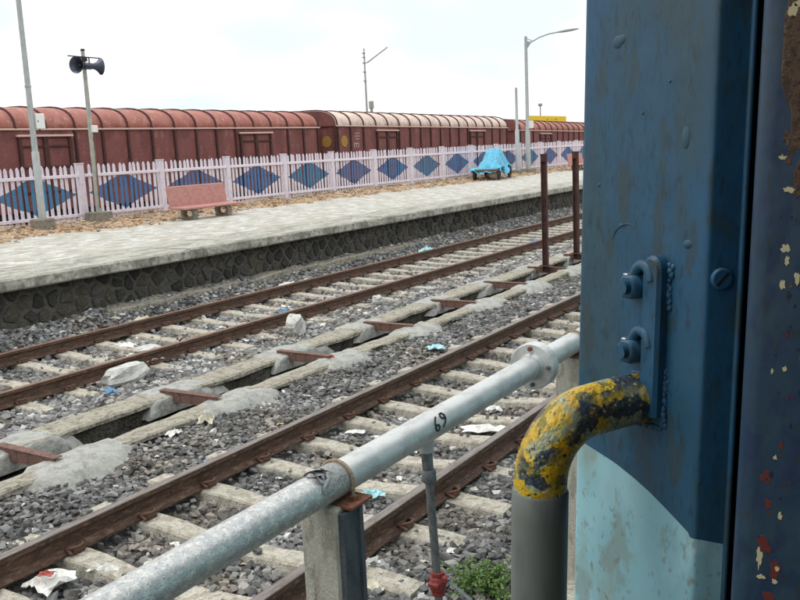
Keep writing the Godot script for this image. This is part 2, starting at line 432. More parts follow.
func ballast() -> void:
	# the bed under the stones
	var m := MB.new()
	var xs := []
	var x := -11.4
	while x < 0.4:
		xs.append(x)
		x += .09
	var zs := []
	var z := 3.0
	while z > -70.0:
		zs.append(z)
		z -= .12 if z > -14 else (.3 if z > -30 else .9)
	m.group = 1
	for i in zs.size() - 1:
		for j in xs.size() - 1:
			var a := Vector3(xs[j], bed(xs[j], zs[i]), zs[i])
			var b := Vector3(xs[j + 1], bed(xs[j + 1], zs[i]), zs[i])
			var c := Vector3(xs[j + 1], bed(xs[j + 1], zs[i + 1]), zs[i + 1])
			var d := Vector3(xs[j], bed(xs[j], zs[i + 1]), zs[i + 1])
			m.quad(a, b, c, d)
	tag(put("ballast_bed", m.commit(M.ballast_bed)), "", "", "", "structure")
	var root := thing("ballast", "grey crushed stone ballast between and beside the rails", "ballast")
	root.set_meta("kind", "stuff")
	# stones: a few rough shapes, thousands of copies
	var shapes := []
	for s in 7:
		shapes.append(stone_shape(s))
	var at := []
	var tint := []
	for s in 7: at.append([]); tint.append([])
	var tone := noise(31, .35, 3)
	var soil := noise(32, .2, 3)
	x = -11.05
	while x < -.6:
		var far := x < -7.0
		var step := .041 if not far else .054
		var z0 := x * .44
		var z1 := x * 3.05 - 2.5
		z = z0
		while z > z1:
			var px := x + rng.randf_range(-.5, .5) * step
			var pz := z + rng.randf_range(-.5, .5) * step
			z -= step
			if px < -5.84 and px > -6.17 or px < -6.54 and px > -6.96: continue
			var d: float = minf(absf(px - TRACK_A), absf(px - TRACK_B))
			if absf(d - .872) < .06: continue
			var size: float = step * rng.randf_range(.62, 1.12)
			if rng.randf() < .05: size *= 1.35
			var y := bed(px, pz) + rng.randf_range(-.12, .6) * size
			if px > -6.56 and px < -6.14 and rng.randf() < .35: continue
			var b := Basis.from_euler(Vector3(rng.randf_range(-3, 3), rng.randf_range(-3, 3), rng.randf_range(-3, 3)))
			b = b.scaled(Vector3(rng.randf_range(.85, 1.45), rng.randf_range(.6, .95), rng.randf_range(.8, 1.2)) * size * 1.12)
			var k := rng.randi() % 7
			at[k].append(Transform3D(b, Vector3(px, y, pz)))
			var v := .165 * exp(rng.randf_range(-.75, .55) + tone.get_noise_2d(px * 4, pz * 4) * .5)
			if rng.randf() < .06: v *= 1.9
			var brown := clampf(soil.get_noise_2d(px * 5, pz * 5) * 1.3 + (.35 if d < .8 else .05), 0, .8) * rng.randf_range(.3, 1.0)
			if px < -7: v *= 1.3
			if px < -10.1: v *= 1.15
			tint[k].append(Color(v, v, v * .99).lerp(Color(v * 1.22, v * 1.0, v * .78), brown))
		x += step * .9
	# strays that came to lie on the sleepers
	for i in 420:
		var b_track := i % 2
		var cx: float = TRACK_B if b_track else TRACK_A
		var k := rng.randi_range(0, 28)
		var sx := rng.randf_range(-1.36, 1.36)
		if absf(absf(sx) - .8715) < .15: continue
		var size := rng.randf_range(.018, .042)
		var top := -.166 if absf(sx) > .65 else -.19
		var p := Vector3(cx + sx, top + size * .28, (-3.1 if b_track else -1.57) - .617 * k + rng.randf_range(-.07, .07))
		at[i % 7].append(Transform3D(Basis.from_euler(Vector3(rng.randf() * 6, rng.randf() * 6, rng.randf() * 6)).scaled(Vector3.ONE * size), p))
		var v := rng.randf_range(.08, .26)
		tint[i % 7].append(Color(v, v * .98, v * .94))
	for s in 7:
		var mm := MultiMesh.new()
		mm.transform_format = MultiMesh.TRANSFORM_3D
		mm.use_colors = true
		mm.mesh = shapes[s]
		mm.instance_count = at[s].size()
		for i in at[s].size():
			mm.set_instance_transform(i, at[s][i])
			mm.set_instance_color(i, tint[s][i])
		var o := MultiMeshInstance3D.new()
		o.name = "stones" if s == 0 else "stones_%03d" % s
		o.multimesh = mm
		o.set_meta("kind", "stuff")
		root.add_child(o, true)

# a broken stone: the solid left between random cutting planes, so that its edges are sharp
func stone_shape(seed_: int, mat: Material = null) -> ArrayMesh:
	var r := RandomNumberGenerator.new()
	r.seed = 900 + seed_
	var cuts := []
	for a in [Vector3.UP, Vector3.DOWN, Vector3.LEFT, Vector3.RIGHT, Vector3.FORWARD, Vector3.BACK]:
		cuts.append([(a as Vector3 + Vector3(r.randfn(), r.randfn(), r.randfn()) * .3).normalized(), r.randf_range(.34, .52)])
	for i in 5:
		cuts.append([Vector3(r.randfn(), r.randfn(), r.randfn()).normalized(), r.randf_range(.34, .54)])
	var m := MB.new()
	for c in cuts:
		var n: Vector3 = c[0]
		var u := n.cross(Vector3.UP if absf(n.y) < .8 else Vector3.RIGHT).normalized()
		var w := n.cross(u)
		var face := [n * c[1] + (u + w) * 2.0, n * c[1] + (w - u) * 2.0, n * c[1] - (u + w) * 2.0, n * c[1] + (u - w) * 2.0]
		for e in cuts:
			if e == c: continue
			var cut := []
			for k in face.size():
				var p: Vector3 = face[k]
				var q: Vector3 = face[(k + 1) % face.size()]
				var dp: float = p.dot(e[0]) - e[1]
				var dq: float = q.dot(e[0]) - e[1]
				if dp <= 0: cut.append(p)
				if dp * dq < 0: cut.append(p.lerp(q, dp / (dp - dq)))
			face = cut
			if face.size() < 3: break
		for k in range(1, face.size() - 1):
			if (face[k] - face[0]).cross(face[k + 1] - face[0]).dot(n) > 0: m.tri(face[0], face[k], face[k + 1])
			else: m.tri(face[0], face[k + 1], face[k])
	return m.commit(mat if mat else M.stone)

# ---------------------------------------------------------------- tracks
func track(cx: float, z0: float, z1: float, first: float, head: StandardMaterial3D, label: String) -> void:
	var t := thing("railway_track", label, "railway track", Vector3(cx, 0, 0))
	var zs := []
	var z := z0
	while z >= z1:
		zs.append(z)
		z -= 1.5
	var still := func(v: Vector3) -> Vector3: return v
	for s in [-1.0, 1.0]:
		# foot and web
		var o := PackedVector2Array([Vector2(-.07, -.165), Vector2(.07, -.165), Vector2(.07, -.154), Vector2(.03, -.143), Vector2(.009, -.13), Vector2(.008, -.055), Vector2(.034, -.04), Vector2(.036, -.010), Vector2(-.036, -.010), Vector2(-.034, -.04), Vector2(-.008, -.055), Vector2(-.009, -.13), Vector2(-.03, -.143), Vector2(-.07, -.154)])
		var m := MB.new()
		for i in o.size(): o[i].x += s * .8715
		m.along_z(o, zs, still)
		var rail := put("rail", m.commit(M.rail), t)
		var h := PackedVector2Array([Vector2(-.036, -.0095), Vector2(.036, -.0095), Vector2(.033, -.004), Vector2(.024, -.0008), Vector2(0, 0), Vector2(-.024, -.0008), Vector2(-.033, -.004)])
		for i in h.size(): h[i].x += s * .8715
		var hm := MB.new()
		hm.along_z(h, zs, still, 1)
		put("running_surface", hm.commit(head), rail)
	# sleepers: tapered concrete bodies, four clips each
	var bodies := []
	for k in 4: bodies.append(sleeper_mesh(k))
	var cm := MB.new()
	cm.bx(Vector3(0, .012, 0), Vector3(.03, .03, .075), .008)
	cm.tube([Vector3(-.045, .005, -.05), Vector3(-.02, .035, -.04), Vector3(.02, .045, -.015), Vector3(.03, .045, .02), Vector3(.0, .04, .045), Vector3(-.05, .022, .04)], .0085, 6)
	cm.tube([Vector3(-.06, .012, .02), Vector3(-.02, .03, .05), Vector3(.03, .02, .06)], .008, 6)
	for ci in cm.p.size(): cm.p[ci] = cm.p[ci] * 1.3
	var clip := cm.commit(M.rusty_clip)
	z = first
	var k := 0
	while z > z1:
		var s := put("sleeper", bodies[k % 4], t, Vector3(rng.randf_range(-.012, .012), rng.randf_range(-.006, .004), z + rng.randf_range(-.018, .018)))
		s.rotation.y = rng.randf_range(-.01, .01) + (PI if rng.randf() < .5 else 0.0)
		for side in [-1.0, 1.0]:
			for e in [-1.0, 1.0]:
				var c := put("rail_clip", clip, s, Vector3(side * .8715 + e * .088, -.168, rng.randf_range(-.01, .01)))
				c.rotation.y = 0.0 if e > 0 else PI
		k += 1
		z -= .617

func sleeper_mesh(seed_: int) -> ArrayMesh:
	var m := MB.new()
	var rings := []
	var xs := [-1.375, -1.2, -.98, -.76, -.6, -.3, 0.0, .3, .6, .76, .98, 1.2, 1.375]
	for x in xs:
		var a: float = absf(x)
		var top := -.166 if a > .7 else lerpf(-.196, -.166, smoothstep(.3, .7, a))
		if a > 1.1: top -= .02 * (a - 1.1) / .275
		var ht := .082 if a > .5 else .074
		var hb := .125
		var j := func(v: float) -> float: return v + sin(x * 7.3 + seed_ * 2.1 + v * 31.0) * .004
		rings.append(PackedVector3Array([Vector3(x, -.40, -hb), Vector3(x, -.40, hb), Vector3(x, top - .014, j.call(ht + .012)), Vector3(x, top, j.call(ht)), Vector3(x, top, j.call(-ht)), Vector3(x, top - .014, j.call(-ht - .012))]))
	m.skin(rings, true, true, true, -1)
	return m.commit(M.sleeper)

# ---------------------------------------------------------------- drain between the tracks
func wobble(v: Vector3, amount: float, seed_: float) -> Vector3:
	return v + Vector3(bed_noise.get_noise_3d(v.x * 30 + seed_, v.y * 30, v.z * 22), bed_noise.get_noise_3d(v.y * 30, v.x * 30 + seed_, v.z * 22), 0) * amount

func drain() -> void:
	var t := thing("drain_channel", "open drain between two concrete kerbs in the middle of the ballast", "drain", Vector3(0, 0, 0))
	var beams := []
	for i in 12: beams.append(-2.45 - 1.862 * i)
	for i in beams.size() - 1:
		for side in [[-6.97, -6.60], [-6.11, -5.85]]:
			var a: float = side[0]
			var b: float = side[1]
			var top := -.065 + rng.randf_range(-.012, .012)
			var sh := rng.randf_range(-.02, .02)
			var o := PackedVector2Array([Vector2(a + sh, top - .06), Vector2(b + sh, top - .055), Vector2(b + sh, top - .02), Vector2(b - .02 + sh, top), Vector2(a + .025 + sh, top), Vector2(a + sh, top - .03)])
			var zs := []
			var n := 16
			for j in n + 1:
				zs.append(lerpf(beams[i] - .06 - rng.randf() * .1 * float(j == 0), beams[i + 1] + .06 + rng.randf() * .1 * float(j == n), float(j) / n))
			var m := MB.new()
			m.along_z(o, zs, func(v: Vector3) -> Vector3: return wobble(v, .018, i * 13.0 + a))
			put("kerb", m.commit(M.kerb), t)
			m = MB.new()
			var w0 := a if a < -6.5 else a + .05
			var w1 := b - .05 if a < -6.5 else b
			m.along_z(PackedVector2Array([Vector2(w0, -.7), Vector2(w1, -.7), Vector2(w1, -.3), Vector2(w1, top - .05), Vector2(w0, top - .05), Vector2(w0, -.3)]), zs, func(v: Vector3) -> Vector3: return wobble(v, .09, i * 5.0 + b))
			put("side_wall", m.commit(M.drain_wall), t)
	# mortar round the beam ends
	for i in beams.size():
		for side in [[-6.80, .27], [-5.985, .24]]:
			var m := MB.new()
			var rings := []
			var lx := rng.randf_range(-.1, .1)
			var c := Vector3(side[0], -.074, beams[i] + lx - .12)
			var seed_: float = i * 7.0 + side[1] * 30
			for r in [[1.6, -.15], [1.36, -.09], [1.12, -.035], [.9, .0], [.6, .02], [.06, .028]]:
				var o := PackedVector3Array()
				for j in 28:
					var a := TAU * j / 28
					var ca := signf(cos(a)) * pow(absf(cos(a)), .62)
					var sa := signf(sin(a)) * pow(absf(sin(a)), .8)
					var wob := 1.0 + bed_noise.get_noise_3d(cos(a) * 14 + seed_ * 5, sin(a) * 14, seed_) * .38
					var e := Vector3(ca * side[1] * wob, 0, -sa * .46 * wob * lerpf(1.0, 1.0 / r[0], .6 if r[0] > 1.0 else .0)) * float(r[0])
					# the face towards the drain stands nearly plumb
					var inner := .215 if side[0] < -6.5 else -.15
					if inner > 0: e.x = minf(e.x, inner + (.02 if r[1] < -.05 else .0))
					else: e.x = maxf(e.x, inner - (.02 if r[1] < -.05 else .0))
					var y: float = r[1] + bed_noise.get_noise_2d(e.x * 60 + seed_ * 9, e.z * 60) * .016
					o.append(c + Vector3(e.x, y, e.z))
				rings.append(o)
			m.skin(rings, true, false, true)
			put("mortar_patch", m.commit(M.mortar), t)
	# channel-section beams across it, two of them with a post
	var words := ["nearest", "second", "third", "fourth", "fifth", "sixth", "seventh", "eighth", "ninth", "tenth", "eleventh", "twelfth"]
	var beam := MB.new()
	beam.along_z(PackedVector2Array([Vector2(-.39, -.105), Vector2(.37, -.105), Vector2(.37, -.098), Vector2(-.39, -.098)]), [.028, -.052], func(v: Vector3) -> Vector3: return v)
	beam.bx(Vector3(-.01, 0, -.012), Vector3(.78, .009, .085), .002)
	beam.bx(Vector3(-.01, -.052, .020), Vector3(.77, .094, .009), .002)
	var beam_mesh := beam.commit(M.red_oxide)
	for i in beams.size():
		var label := "red-brown steel beam across the drain, %s from the picture's left edge" % words[maxi(i - 1, 0)]
		if i == 0: label = "red-brown steel beam across the drain, before the left picture edge"
		var b := put("steel_beam", beam_mesh, null, Vector3(-6.37, -.026 + rng.randf_range(-.006, .006), beams[i]))
		b.rotation.y = rng.randf_range(-.03, .03)
		b.rotation.z = rng.randf_range(-.012, .012)
		tag(b, label, "beam", "steel beams across the drain")
	for i in [7, 8]:
		var r := thing("steel_post", "rusty brown steel post rising from the drain, " + ("left of the two" if i == 7 else "right of the two, beside the blue coach"), "post", Vector3(-6.36 if i == 7 else -6.45, 0, beams[i] + .1), "steel posts on the drain")
		var m := MB.new()
		for s in [-1.0, 1.0]:
			m.bx(Vector3(s * .045, .98, 0), Vector3(.012, 2.15, .09), .002)
		m.bx(Vector3(0, .98, 0), Vector3(.078, 2.15, .01), .001)
		put("shaft", m.commit(M.post_rust), r)
		m = MB.new()
		m.bx(Vector3(0, 2.062, 0), Vector3(.12, .02, .11), .004)
		m.bx(Vector3(0, 1.99, .049), Vector3(.10, .12, .006), .002)
		put("cap_plate", m.commit(M.post_rust), r)
		m = MB.new()
		m.bx(Vector3(0, .016, 0), Vector3(.22, .014, .2), .003)
		put("base_plate", m.commit(M.post_rust), r)
		r.rotation.y = .12 if i == 7 else -.1

# ---------------------------------------------------------------- platform
func platform() -> void:
	var t := Node3D.new()
	t.name = "platform"
	add_child(t)
	tag(t, "", "", "", "structure")
	var m := MB.new()
	m.bx(Vector3(-15.72, .39, -48), Vector3(7.3, .8, 110), .0)
	put("deck", m.commit(M.deck), t)
	var z := 5.0
	var i := 0
	while z > -66.0:
		var l := rng.randf_range(1.85, 2.15)
		var dy := rng.randf_range(-.006, .006)
		var dx := rng.randf_range(-.012, .012)
		var o := PackedVector2Array([Vector2(-12.09, .60), Vector2(-10.83 + dx, .615), Vector2(-10.805 + dx, .64 + dy), Vector2(-10.80 + dx, .765 + dy), Vector2(-10.83 + dx, DECK + .004 + dy), Vector2(-12.09, DECK - .002)])
		m = MB.new()
		var zs := []
		for j in 9: zs.append(lerpf(z - .004, z - l + .004, j / 8.0))
		m.along_z(o, zs, func(v: Vector3) -> Vector3: return wobble(v, .007 if v.x > -11 else .0, i * 3.0))
		put("coping_slab", m.two(M.coping, M.deck), t)
		z -= l
		i += 1
	# the retaining wall: rubble stones in raised mortar
	var w := thing("retaining_wall", "dark random rubble retaining wall under the platform edge", "wall", Vector3(-11.1, 0, 0))
	m = MB.new()
	m.bx(Vector3(-.5, .15, -32), Vector3(1.0, .93, 78), 0)
	put("mortar_face", m.commit(M.pointing), w)
	rubble(w)
	# low concrete ledge at the foot of the wall
	m = MB.new()
	var zs2 := []
	for j in 24: zs2.append(-9.0 - j * .4)
	m.along_z(PackedVector2Array([Vector2(-11.1, -.3), Vector2(-10.86, -.3), Vector2(-10.84, .035), Vector2(-10.87, .06), Vector2(-11.1, .07)]), zs2, func(v: Vector3) -> Vector3: return wobble(v, .06, 5.0))
	var ledge := put("footing_ledge", m.commit(M.kerb), null)
	tag(ledge, "", "", "", "structure")
	# soil and rubble along the fence
	m = MB.new()
	m.group = 1
	var hz := noise(41, .35, 4)
	var soil := func(u: float, zz: float) -> Vector3:
		var edge := -16.25 - .55 * smoothstep(-14.0, -18.0, zz) + hz.get_noise_2d(zz * 3.0, 9.0) * .9
		var x := lerpf(edge, -19.0, u)
		var up := sin(minf(u * 1.6, 1.0) * PI * .5) * (.05 + .10 * clampf(hz.get_noise_2d(x * 3, zz * 3) + .5, 0, 1.2)) - .012
		return Vector3(x, DECK + up, zz)
	var n := 12
	z = -6.0
	while z > -66.0:
		var dz := .22 if z > -30 else .5
		for j in n:
			m.quad(soil.call(float(j + 1) / n, z), soil.call(float(j) / n, z), soil.call(float(j) / n, z - dz), soil.call(float(j + 1) / n, z - dz))
		z -= dz
	tag(put("soil_heap", m.commit(M.soil)), "loose brown soil heaped along the foot of the fence", "soil", "", "stuff")
	var rub := thing("soil_rubble", "clods and broken stone lying in the soil by the fence", "rubble")
	rub.set_meta("kind", "stuff")
	var at := []
	var tint := []
	for k in 6500:
		var zz := -8.5 - pow(rng.randf(), 1.3) * 50.0
		var u := pow(rng.randf(), .9)
		var p: Vector3 = soil.call(u * .8 - .05, zz)
		if u < .06: p.y = DECK
		var size := .05 * exp(rng.randf_range(-1.1, .75))
		at.append(Transform3D(Basis.from_euler(Vector3(rng.randf() * 6, rng.randf() * 6, rng.randf() * 6)).scaled(Vector3(1.1, .7, 1.1) * size), p + Vector3(0, size * .15, 0)))
		var v := rng.randf_range(.5, 1.25)
		var c := Color(.42, .30, .19) * v if rng.randf() < .75 else Color(.46, .41, .34) * v
		tint.append(Color(c.r, c.g, c.b))
	var mm := MultiMesh.new()
	mm.transform_format = MultiMesh.TRANSFORM_3D
	mm.use_colors = true
	mm.mesh = stone_shape(21)
	mm.instance_count = at.size()
	for k in at.size():
		mm.set_instance_transform(k, at[k]); mm.set_instance_color(k, tint[k])
	var o := MultiMeshInstance3D.new()
	o.name = "clods"
	o.multimesh = mm
	o.set_meta("kind", "stuff")
	rub.add_child(o, true)

func rubble(w: Node3D) -> void:
	var r := RandomNumberGenerator.new()
	r.seed = 4242
	var rows := 4
	var cols := 150
	var cw := .29
	var ch := .185
	var pts := {}
	for i in range(-2, cols + 2):
		for j in range(-2, rows + 2):
			pts[Vector2i(i, j)] = Vector2((i + (.5 if j % 2 else .0) + r.randf_range(-.36, .36)) * cw, -.09 + (j + .5 + r.randf_range(-.34, .34)) * ch)
	var rest := MB.new()
	var mats := []
	for k in 4:
		var mm: StandardMaterial3D = M.rubble.duplicate()
		mm.albedo_color = [Color(1, 1, 1), Color(.8, .8, .8), Color(1.0, .97, .9) , Color(.68, .68, .7)][k]
		mm.resource_name = "rubble_stone"
		mats.append(mm)
	var made := 0
	for i in cols:
		for j in rows:
			var c: Vector2 = pts[Vector2i(i, j)]
			var poly := PackedVector2Array([c + Vector2(-.6, -.5), c + Vector2(.6, -.5), c + Vector2(.6, .5), c + Vector2(-.6, .5)])
			for di in range(-2, 3):
				for dj in range(-2, 3):
					if di == 0 and dj == 0: continue
					var key := Vector2i(i + di, j + dj)
					if not pts.has(key): continue
					var q: Vector2 = pts[key]
					poly = clip(poly, (c + q) * .5, (q - c).normalized())
					if poly.size() < 3: break
			var shrunk := Geometry2D.offset_polygon(poly, -.017, Geometry2D.JOIN_MITER)
			if shrunk.is_empty(): continue
			var s0: PackedVector2Array = shrunk[0]
			var top := Geometry2D.offset_polygon(s0, -.022, Geometry2D.JOIN_MITER)
			if top.is_empty() or s0.size() < 3: continue
			var t0 := PackedVector2Array()
			for q in s0: t0.append(c.lerp(q, .78))
			var m := rest if made >= 300 else MB.new()
			var proud := r.randf_range(.012, .035)
			var tilt := Vector2(r.randf_range(-.08, .08), r.randf_range(-.08, .08))
			var n := s0.size()
			var at := func(q: Vector2, d: float) -> Vector3: return Vector3(d + (q - c).dot(tilt), q.y, -6.2 - q.x)
			for a in n:
				var b := (a + 1) % n
				m.quad(at.call(s0[a], -.02), at.call(s0[b], -.02), at.call(t0[b], proud), at.call(t0[a], proud))
				m.tri(at.call(c, proud + .008), at.call(t0[a], proud), at.call(t0[b], proud))
			if made < 300:
				put("stone", m.commit(mats[r.randi() % 4]), w)
			made += 1
	if rest.g.size():
		var o := put("stone", rest.commit(M.rubble), w)
		o.set_meta("kind", "stuff")

func clip(poly: PackedVector2Array, at: Vector2, n: Vector2) -> PackedVector2Array:
	var o := PackedVector2Array()
	for i in poly.size():
		var a := poly[i]
		var b := poly[(i + 1) % poly.size()]
		var da := (a - at).dot(n)
		var db := (b - at).dot(n)
		if da <= 0: o.append(a)
		if da * db < 0: o.append(a.lerp(b, da / (da - db)))
	return o

# ---------------------------------------------------------------- fence
func fence() -> void:
	var fx := -18.2
	var t := thing("picket_fence", "white concrete picket fence painted with blue diamonds along the platform", "fence", Vector3(fx, DECK, 0))
	var pitch := 2.625
	var white := Color(.74, .70, .765)
	var blues := [Color(.075, .18, .37), Color(.06, .205, .375), Color(.095, .165, .345)]
	var n := 14
	var gap := (pitch - .17) / (n + 1)
	var shapes := []
	for v in 3:
		var row := []
		for k in n:
			var off := absf((k + 1) - (n + 1) / 2.0) * gap
			var hw := .039
			var half_c := maxf(0.0, 1 - off / 1.14) * .45
			var m := MB.new()
			var slope := .45 / 1.14 * signf((k + 1) - (n + 1) / 2.0)
			var cut := func(y: float, z: float, up: float) -> float: return y - up * slope * z
			var y0 := .0
			var y1 := 1.40
			var lo := .765 - half_c
			var hi := .765 + half_c
			var d := .012
			var spans := [[y0, lo, white, 0, -1], [lo, hi, blues[v], -1, 1], [hi, y1, white, 1, 0]] if half_c > .02 else [[y0, y1, white, 0, 0]]
			for s in spans:
				m.color = s[2]
				var f := func(z: float, which: int) -> float: return cut.call(s[which], -z, 0.0 if s[3 + which] == 0 else float(s[3 + which]))
				var a := [Vector3(d, f.call(-hw, 0), -hw), Vector3(d, f.call(hw, 0), hw), Vector3(d, f.call(hw, 1), hw), Vector3(d, f.call(-hw, 1), -hw)]
				var b := []
				for q in a: b.append(Vector3(-d, q.y, q.z))
				m.quad(a[1], a[0], a[3], a[2])
				m.quad(b[0], b[1], b[2], b[3])
				m.quad(a[0], b[0], b[3], a[3])
				m.quad(b[1], a[1], a[2], b[2])
			m.color = white
			# pointed top
			var tip := 1.465
			var e := [Vector3(d, y1, -hw), Vector3(d, y1, hw), Vector3(d, tip - .02, hw * .45), Vector3(d, tip, 0), Vector3(d, tip - .02, -hw * .45)]
			var e2 := []
			for q in e: e2.append(Vector3(-d, q.y, q.z))
			m.quad(e[1], e[0], e[4], e[2]); m.tri(e[2], e[4], e[3])
			m.quad(e2[0], e2[1], e2[2], e2[4]); m.tri(e2[4], e2[2], e2[3])
			for q in [[1, 2], [2, 3], [3, 4], [4, 0]]:
				m.quad(e2[q[0]], e[q[0]], e[q[1]], e2[q[1]])
			row.append(m.commit(M.fence_paint))
		shapes.append(row)
	var pm := MB.new()
	pm.color = white
	pm.bx(Vector3(0, .72, 0), Vector3(.16, 1.5, .17), .012)
	pm.bx(Vector3(0, 1.485, 0), Vector3(.175, .03, .185), .008)
	var post := pm.commit(M.fence_paint)
	var rm := MB.new()
	rm.color = Color(.80, .76, .82)
	rm.bx(Vector3(0, 0, 0), Vector3(.05, .075, pitch - .172), .006)
	var rail := rm.commit(M.fence_paint)
	var z := -14.66 + pitch * 2
	for bay in 20:
		var p := put("post", post, t, Vector3(0, 0, z))
		p.rotation = Vector3(rng.randf_range(-.008, .008), rng.randf_range(-.03, .03), rng.randf_range(-.008, .008))
		for y in [.245, 1.20]:
			put("rail", rail, t, Vector3(.042, y, z - pitch * .5))
		var v := [0, 1, 0, 2, 0, 1, 2][bay % 7] as int
		for k in n:
			var q := put("pale", shapes[v][k], t, Vector3(0, rng.randf_range(-.018, .014), z - .085 - gap * (k + 1)))
			q.rotation = Vector3(rng.randf_range(-.02, .02), rng.randf_range(-.09, .09), rng.randf_range(-.015, .015))
		z -= pitch
	put("post", post, t, Vector3(0, 0, z))

# ---------------------------------------------------------------- wagons
func wagon(z0: float, y0: float, tilt: float, roof: Material, label: String) -> Node3D:
	var L := 16.9
	var t := thing("goods_wagon", label, "railway wagon", Vector3(-23.5, y0, z0), "goods wagons behind the fence")
	t.rotation.x = tilt
	var eave := 3.27
	var m := MB.new()
	m.bx(Vector3(0, 2.11, -L / 2), Vector3(2.96, 2.3, L), .01)
	put("body", m.commit(M.wagon), t)
	# roof: a rounded arch
	var prof := PackedVector2Array()
	for i in 17:
		var a := PI * i / 16.0
		prof.append(Vector2(signf(cos(a)) * pow(absf(cos(a)), .72) * 1.50, eave + pow(sin(a), .82) * .67))
	m = MB.new()
	var still := func(v: Vector3) -> Vector3: return v
	m.along_z(prof, [.06, -L * .25, -L * .5, -L * .75, -L - .06], still, 1)
	put("roof", m.commit(roof), t)
	for e in [[.075, .061], [-L - .061, -L - .075]]:
		m = MB.new()
		m.along_z(prof, e, func(v: Vector3) -> Vector3: return Vector3(v.x * .99, v.y - .012, v.z))
		put("end_board", m.commit(M.wagon), t)
	m = MB.new()
	for s in [-1.0, 1.0]:
		m.bx(Vector3(s * 1.52, eave - .015, -L / 2), Vector3(.06, .05, L + .14), .008)
	put("eave_strip", m.commit(M.pale_edge), t)
	# ribs down the sides and over the roof
	var rib := MB.new()
	rib.bx(Vector3(0, 2.12, 0), Vector3(.07, 2.24, .09), .012)
	var rib_mesh := rib.commit(M.wagon_frame)
	var hoop := MB.new()
	var hp := []
	for i in 17:
		var a := PI * i / 16.0
		hp.append(Vector3(signf(cos(a)) * pow(absf(cos(a)), .72) * 1.525, eave + pow(sin(a), .82) * .685, 0))
	hoop.tube(hp, .032, 6)
	var hoop_mesh := hoop.commit(M.wagon_frame)
	var n := 17
	var doors := [[3.05, 4.75], [12.15, 13.85]]
	for i in n + 1:
		var d := L * i / n
		put("roof_rib", hoop_mesh, t, Vector3(0, 0, -d))
		var inside := false
		for q in doors:
			if d > q[0] - .12 and d < q[1] + .12: inside = true
		if not inside:
			for s in [-1.0, 1.0]: put("side_rib", rib_mesh, t, Vector3(s * 1.505, 0, -clampf(d, .05, L - .05)))
	for q in doors:
		var c: float = (q[0] + q[1]) / 2
		for s in [-1.0, 1.0]:
			m = MB.new()
			m.bx(Vector3(s * 1.49, 2.0, -c), Vector3(.03, 2.0, 1.66), .006)
			var door := put("door", m.commit(M.wagon), t)
			m = MB.new()
			for e in [-.83, 0.0, .83]:
				m.bx(Vector3(s * 1.53, 2.03, -c + e), Vector3(.07, 2.1, .11 if e != 0.0 else .16), .012)
			put("door_frame", m.commit(M.wagon_frame), door)
			m = MB.new()
			m.bx(Vector3(s * 1.55, 3.075, -c), Vector3(.1, .06, 1.86), .01)
			put("door_track", m.commit(M.pale_edge if s > 0 else M.wagon_frame), door)
			m = MB.new()
			for y in [1.5, 2.2, 2.78]:
				m.bx(Vector3(s * 1.52, y, -c), Vector3(.05, .06, 1.6), .01)
			put("door_bar", m.commit(M.wagon_frame), door)
	# end posts, underframe, bogies
	for e in [0.0, -L]:
		m = MB.new()
		var o := .04 if e == 0.0 else -.04
		for x in [-1.42, -.5, .5, 1.42]:
			m.bx(Vector3(x, 2.1, e + o), Vector3(.11, 2.3, .09), .012)
		put("end_post", m.commit(M.wagon_frame), t)
	m = MB.new()
	for s in [-1.0, 1.0]:
		m.bx(Vector3(s * 1.3, .87, -L / 2), Vector3(.12, .22, L), .01)
	m.bx(Vector3(0, .88, -L / 2), Vector3(.5, .3, L), 0)
	put("underframe", m.commit(M.underframe), t)
	for e in [2.6, L - 2.6]:
		m = MB.new()
		for s in [-1.0, 1.0]:
			m.bx(Vector3(s * 1.02, .52, -e), Vector3(.16, .3, 2.5), .04)
			m.bx(Vector3(s * 1.02, .4, -e), Vector3(.2, .4, .5), .04)
		m.bx(Vector3(0, .55, -e), Vector3(2.0, .3, .4), .03)
		var bogie := put("bogie", m.commit(M.underframe), t)
		m = MB.new()
		m.cyl(Vector3(-.05, .46, 0), Vector3(.05, .46, 0), .46, 20)
		m.cyl(Vector3(-.09, .46, 0), Vector3(.09, .46, 0), .12, 10)
		var wheel := m.commit(M.dark_iron)
		for s in [-1.0, 1.0]:
			for d in [-1.0, 1.0]:
				put("wheel", wheel, bogie, Vector3(s * .838, 0, -e + d))
	m = MB.new()
	for e in [[.05, .55], [-L - .05, -L - .55]]:
		m.bx(Vector3(0, 1.0, (e[0] + e[1]) / 2), Vector3(.22, .24, absf(e[1] - e[0])), .03)
	put("coupler", m.commit(M.dark_iron), t)
	return t

